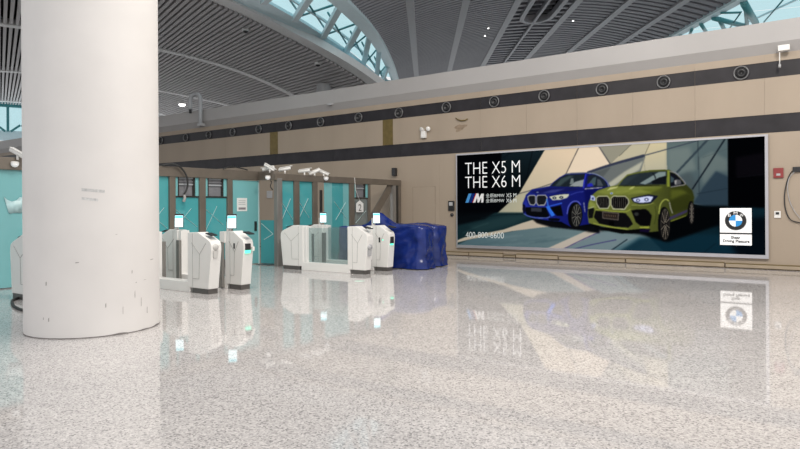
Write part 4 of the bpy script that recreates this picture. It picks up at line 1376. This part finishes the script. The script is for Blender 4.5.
dome(-12.26, 11.19, 2.33, 'small white dome camera under the three cameras by the alcove')
dome(-11.9, 13.04, 2.36, 'small white dome camera under the cameras over the right glass run')
dome(-12.92, 5.37, 2.40, 'small white dome camera at far left beside the pillar')
tag(MB().tube([Vector(p) for p in smooth_pts([(-12.19, 11.22, 2.24), (-12.18, 11.24, 2.18), (-12.2, 11.22, 2.08), (-12.17, 11.28, 1.99)], False, 4)], 0.014, 6).build('camera_cable', M['rubber']), 'short black cable dangling below the dome camera by the alcove', 'cable')
tag(MB().tube([Vector(p) for p in smooth_pts([(-12.95, 8.55, 2.53), (-12.9, 8.8, 2.57), (-12.88, 9.0, 2.5), (-12.88, 9.16, 2.3), (-12.9, 9.2, 2.05), (-12.92, 9.12, 1.86)], False, 5)], 0.022, 7).build('camera_cable', M['rubber']), 'thick black cable arching from the header over the first louvre', 'cable')
tag(MB().tube([Vector(p) for p in smooth_pts([(-12.92, 9.12, 1.84), (-12.9, 9.12, 1.77), (-12.92, 9.10, 1.68)], False, 4)], 0.035, 7).build('cable_connector', M['seam']), 'grey cable connector hanging before the first louvre', 'connector')
tag(MB().tube([Vector(p) for p in smooth_pts([(-12.95, 10.3, 2.53), (-12.95, 10.55, 2.60), (-12.95, 10.8, 2.585), (-12.95, 11.1, 2.54)], False, 5)], 0.016, 6).build('camera_cable', M['dsteel']), 'thin dark cable lying on the header left of the cameras', 'cable')


# ================================================================== GATES
def pod_profile(xi, xo, taper):
    """side outline of an end pod: xi inner edge, xo outer end (either side)"""
    s = 1 if xo > xi else -1
    L = abs(xo - xi)
    pts = [(0, 0.09), (0, 1.08), (0.36 * L / 0.82, 1.09), (L - 0.12, 0.975), (L - 0.035, 0.93), (L - 0.005, 0.87), (L, 0.78), (L - taper, 0.09)]
    p = [(xi + s * a, z) for a, z in pts]
    return p if s > 0 else p[::-1]


def cabinet(name, label, xl, xr, y0, y1, nl, nr, taper, tablets=(), readers='none', panel=True, lane=1):
    """one gate cabinet: two end pods, plinths, low rail, glass side, pivots"""
    t_ = thing(name, label, 'gate', ((xl + xr) / 2, (y0 + y1) / 2, 0), 'gate cabinets')
    lane_y = y1 + 0.02 if lane > 0 else y0 - 0.02
    for xi, xo in ((xl + nl, xl), (xr - nr, xr)):
        s = 1 if xo > xi else -1
        body = MB().prism(pod_profile(xi, xo, taper), 'y', y0, y1).build('pod', M['white'], t_, bevel=0.014)
        a, b = xi + s * 0.12, xo - s * (taper + 0.015)
        MB().box(min(a, b), max(a, b), y0 + 0.012, y1 - 0.012, 0, 0.092).build('plinth', M['plinth'], t_)
        # seam lines on the long side
        c = (xi + xo) / 2 - s * 0.01
        sg = [((xi + s * 0.16, 0.26), (c, 0.26)), ((c, 0.26), (c + s * 0.02, 0.70)), ((c + s * 0.02, 0.70), (xi + s * 0.12, 0.90)), ((c + s * 0.02, 0.70), (xo - s * 0.15, 0.90))]
        for yy in (y0 - 0.001, y1 + 0.001):
            mb_ = MB()
            for p, q_ in sg:
                mb_.bar((p[0], yy, p[1]), (q_[0], yy, q_[1]), 0.009, 0.006, (0, 1, 0) if abs(p[0] - q_[0]) < 0.03 else (0, 0, 1))
            mb_.bar((xi + s * 0.15, yy, 0.10), (xi + s * 0.15, yy, 1.07), 0.006, 0.006, (0, 1, 0))
            mb_.build('seam', M['seam'], body)
        # door pivot on the lane side
        MB().box(min(xi - s * 0.12, xi - s * 0.02), max(xi - s * 0.12, xi - s * 0.02), lane_y - 0.03, lane_y + 0.03, 0.02, 0.88).build('pivot_post', M['steel'], t_, bevel=0.008)
        if tablets and s > 0:
            MB().box(xi - 0.13, xi + 0.02, y0 - 0.02, y1 - 0.02, 0.86, 1.075).build('head_block', M['white'], t_, bevel=0.01)
        # top reader glass
        MB().bar((xi + s * 0.46, (y0 + y1) / 2, 1.072), (xi + s * 0.62, (y0 + y1) / 2, 1.035), (y1 - y0) * 0.6, 0.02).build('reader_glass', M['black'], t_)
    MB().box(xl + nl - 0.06, xr - nr + 0.06, y0 + 0.005, y1 - 0.005, 0.0, 0.195).build('base_rail', M['white'], t_, bevel=0.01)
    MB().box(xl + nl - 0.02, xl + nl + 0.1, y0 + 0.015, y1 - 0.015, 0.15, 1.07).build('pillar_post', M['white'], t_, bevel=0.01)
    if panel:
        MB().box(xl + nl + 0.1, xr - nr, (y0 + y1) / 2 - 0.006, (y0 + y1) / 2 + 0.006, 0.19, 1.03).build('glass_side', M['clear'], t_)
    for xt in tablets:
        tablet(t_, xt, y0 + 0.03)
    if readers == 'lit':
        x = xr - 0.27
        MB().box(x - 0.02, x + 0.02, y0 - 0.006, y0 + 0.01, 0.76, 0.86).build('slot', M['black'], t_, bevel=0.003)
        MB().box(xr - 0.06, xr + 0.03, y0 + 0.03, y0 + 0.14, 0.74, 0.86).build('card_reader', M['black'], t_, bevel=0.006)
        MB().box(xr - 0.06, xr + 0.028, y0 + 0.03, y0 + 0.14, 0.68, 0.735).build('green_light', M['green'], t_, bevel=0.01)
        MB().box(xr - 0.06, xr + 0.07, y0 + 0.15, y0 + 0.2, 0.72, 0.80).build('ticket_tray', M['white'], t_, bevel=0.01)
    elif readers == 'dark':
        x = xr - 0.29
        MB().box(x - 0.022, x + 0.022, y0 - 0.006, y0 + 0.01, 0.68, 0.80).build('slot', M['black'], t_, bevel=0.003)
        MB().box(xr - 0.06, xr + 0.03, y0 + 0.04, y0 + 0.15, 0.66, 0.82).build('card_reader', M['black'], t_, bevel=0.006)
        MB().lathe([(0.018, 0), (0.001, 0.004)], (xr - 0.19, y0 - 0.004, 0.74), (0, -1, 0), 10).build('indicator', M['green'], t_)
        MB().box(xr - 0.06, xr + 0.028, y0 + 0.05, y0 + 0.14, 0.62, 0.655).build('green_light', M['green'], t_, bevel=0.01)
    elif readers == 'grey':
        mb_ = MB().lathe([(0.07, -0.05), (0.07, 0.01), (0.06, 0.03), (0.001, 0.034)], (xr - 0.005, y0 + 0.09, 0.62), (1, 0, 0), 14)
        mb_.build('card_reader', M['grey'], t_)
        MB().prism([(y0 + 0.05, 0.42), (y0 + 0.12, 0.42), (y0 + 0.14, 0.56), (y0 + 0.03, 0.56)], 'x', xr - 0.06, xr + 0.015).build('ticket_tray', M['grey'], t_)
    elif readers == 'pale':
        mb_ = MB().lathe([(0.06, -0.05), (0.06, 0.01), (0.05, 0.03), (0.001, 0.034)], (xr - 0.01, y0 + 0.09, 0.83), (1, 0, 0), 14)
        mb_.build('card_reader', M['pale_grey'], t_)
        MB().prism([(y0 + 0.05, 0.64), (y0 + 0.12, 0.64), (y0 + 0.14, 0.77), (y0 + 0.03, 0.77)], 'x', xr - 0.06, xr + 0.012).build('ticket_tray', M['pale_grey'], t_)
    return t_


def tablet(par, x, y):
    """stalk with a tilted lit tablet, screen towards people entering"""
    MB().bar((x - 0.09, y + 0.03, 0.98), (x - 0.09, y + 0.03, 1.26), 0.075, 0.06, (1, 0, 0)).build('stalk', M['white'], par, bevel=0.01)
    d = Vector((0.72, -0.69, 0.12)).normalized()
    r_ = Vector((0.69, 0.72, 0)).normalized()
    u_ = r_.cross(d).normalized()
    if u_.z < 0:
        u_ = -u_
    c_ = Vector((x + 0.03, y, 1.27))

    def slab(w, h, t0, t1, dz=0.0):
        p = []
        for t1_ in (t0, t1):
            for a, b in ((-w, -h), (w, -h), (w, h), (-w, h)):
                p.append(c_ + r_ * a + u_ * (b + dz) + d * t1_)
        return MB().hexa(p)

    tb = slab(0.088, 0.14, -0.03, 0.0).build('tablet', M['black'], par, bevel=0.008)
    slab(0.078, 0.118, 0.0, 0.004, -0.012).build('screen', M['screen'], tb)
    slab(0.074, 0.022, 0.004, 0.006, 0.075).build('screen_bar', M['cyan'], tb)
    MB().bar((x - 0.09, y + 0.03, 1.22), c_ - d * 0.03, 0.05, 0.05).build('bracket', M['white'], par)


cabinet('gate_cabinet', 'white gate cabinet mostly hidden behind the big pillar, far left', -11.64, -8.9, 4.75, 5.0, 0.8, 0.8, 0.06, (), 'none', False)
cabinet('gate_cabinet', 'white gate cabinet right of the pillar, nearer of the left pair, without lit reader', -11.64, -8.98, 6.88, 7.10, 0.8, 0.68, 0.09, (), 'pale', False)
cabinet('gate_cabinet', 'white gate cabinet with two lit tablets and green reader light, behind the left lane', -11.66, -8.98, 7.6, 7.83, 0.66, 0.54, 0.08, (-11.02, -9.38), 'lit', False, -1)
cabinet('gate_cabinet', 'white gate cabinet with clear glass side, nearest of the right pair', -11.5, -8.71, 10.9, 11.12, 0.78, 0.59, 0.08, (), 'grey')
cabinet('gate_cabinet', 'white gate cabinet with two lit tablets standing in front of the blue cover', -11.56, -8.73, 11.75, 11.98, 0.7, 0.54, 0.06, (-10.89, -9.16), 'dark', True, -1)


# ---- blue covers draped over the last two cabinets
def cover(name, label, x0, x1, y0, y1, top, peak, seed):
    n_, nv, nt_ = 150, 18, 16
    L1, L2 = x1 - x0, y1 - y0
    cx_, cy_ = (x0 + x1) / 2, (y0 + y1) / 2
    rc = 0.10
    per = []
    segs = [(x1, y0 + rc, x1, y1 - rc), (x1 - rc, y1, x0 + rc, y1), (x0, y1 - rc, x0, y0 + rc), (x0 + rc, y0, x1 - rc, y0)]
    tot = 2 * (L1 + L2)
    for ax, ay, bx, by in segs:
        k = max(10, int(n_ * math.hypot(bx - ax, by - ay) / tot))
        for i in range(k + 1):
            per.append((ax + (bx - ax) * i / k, ay + (by - ay) * i / k))
    N = len(per)

    def ht(x, y):
        z = top(x, y)
        for (qx, qy, h, w) in peak:
            z += h * math.exp(-((x - qx) / w) ** 2 - ((y - qy) / (w * 0.8)) ** 2)
        return z + 0.025 * noise.noise(Vector((x * 3, y * 4, seed)))

    vs, fs = [], []
    for v in range(nv + 1):
        f = v / nv
        for (x, y) in per:
            dx, dy = x - cx_, y - cy_
            l_ = math.hypot(dx / L1, dy / L2) * 2
            nx, ny = (1 if abs(x - x1) < 1e-6 else -1 if abs(x - x0) < 1e-6 else 0), (1 if abs(y - y1) < 1e-6 else -1 if abs(y - y0) < 1e-6 else 0)
            s_ = x * 1.0 + y * 1.3
            z_top = ht(x, y) - 0.05
            z = 0.02 + f * (z_top - 0.02)
            w1 = noise.noise(Vector((s_ * 2.2 + z * 1.2, z * 1.6, seed + 3)))
            w2_ = 1 - abs(noise.noise(Vector((s_ * 3.1 - z * 2.4, z * 2.8 + s_, seed + 9)))) * 2
            w3_ = 1 - abs(noise.noise(Vector((s_ * 5.5 + z * 4.0, z * 4.4 - s_ * 2, seed + 5)))) * 2
            off = (0.05 * w1 + 0.045 * w2_ + 0.018 * w3_) * (1 - 0.35 * f) + 0.05 * (1 - f) ** 2 - 0.02
            if nx == 0 and ny == 0:
                nx, ny = dx / abs(dx) * 0.7, dy / abs(dy) * 0.7
            zz = z + 0.012 * w1 * (1 if v else 0.6)
            vs.append((x + nx * off, y + ny * off, max(0.012, zz)))
    for v in range(nv):
        for i in range(N):
            fs.append((v * N + i, v * N + (i + 1) % N, (v + 1) * N + (i + 1) % N, (v + 1) * N + i))
    base = nv * N
    for k in range(1, nt_ + 1):
        s_ = 1 - k / nt_
        o_ = len(vs)
        sc = 0.02 + 0.98 * s_
        for (x, y) in per:
            xx, yy = cx_ + (x - cx_) * (1 - (1 - sc) * 0.93) if False else cx_ + (x - cx_) * max(sc, 0.0), cy_ + (y - cy_) * sc
            r1 = 1 - abs(noise.noise(Vector((xx * 4, yy * 5, seed + 1)))) * 2
            vs.append((xx, yy, ht(xx, yy) - 0.05 * sc ** 8 + 0.02 * r1 * (1 - sc ** 6)))
        for i in range(N):
            fs.append((base + i, base + (i + 1) % N, o_ + (i + 1) % N, o_ + i))
        base = o_
    fs.append(tuple(range(base, base + N)))
    o_ = MB().add(vs, fs, True).build(name, M['tarp'], origin=(cx_, cy_, 0))
    return tag(o_, label, 'cover')


cover('tarpaulin', 'crumpled blue tarpaulin draped over gate equipment right behind the white gates', -10.95, -8.24, 12.42, 12.98,
      lambda x, y: 1.06 + 0.03 * math.sin(x * 2), [(-9.66, 12.62, 0.32, 0.3)], 2.0)
cover('tarpaulin', 'second blue tarpaulin, further back, its end showing right of the first', -10.9, -8.38, 13.24, 13.84,
      lambda x, y: 1.06 + 0.02 * math.sin(x * 2.3 + 1), [(-9.0, 13.4, 0.05, 0.4)], 6.0)

# ================================================================== SMALL THINGS ON THE FLOOR
pts = [(-11.9, 5.15, 0.02), (-11.55, 4.95, 0.02), (-11.2, 4.62, 0.02), (-10.75, 4.42, 0.02), (-10.27, 4.27, 0.02), (-9.8, 4.22, 0.02), (-9.2, 4.35, 0.02)]
tag(MB().tube([Vector(p) for p in smooth_pts(pts, False, 6)], 0.022, 7).build('floor_cable', M['rubber']), 'black cable curving out on the floor left of the pillar foot', 'cable')
mb = MB()
mb.lathe([(0.001, 0.004), (0.10, 0.004), (0.11, 0.0)], (-8.12, 9.89, 0), (0, 0, 1), 24)
tag(mb.build('floor_disk', M['disc']), 'small pale green round sticker on the floor before the right gates', 'disk')  # thin pale green disk lying on the granite

for o in bpy.data.objects:
    if '_o' in o:
        del o['_o']
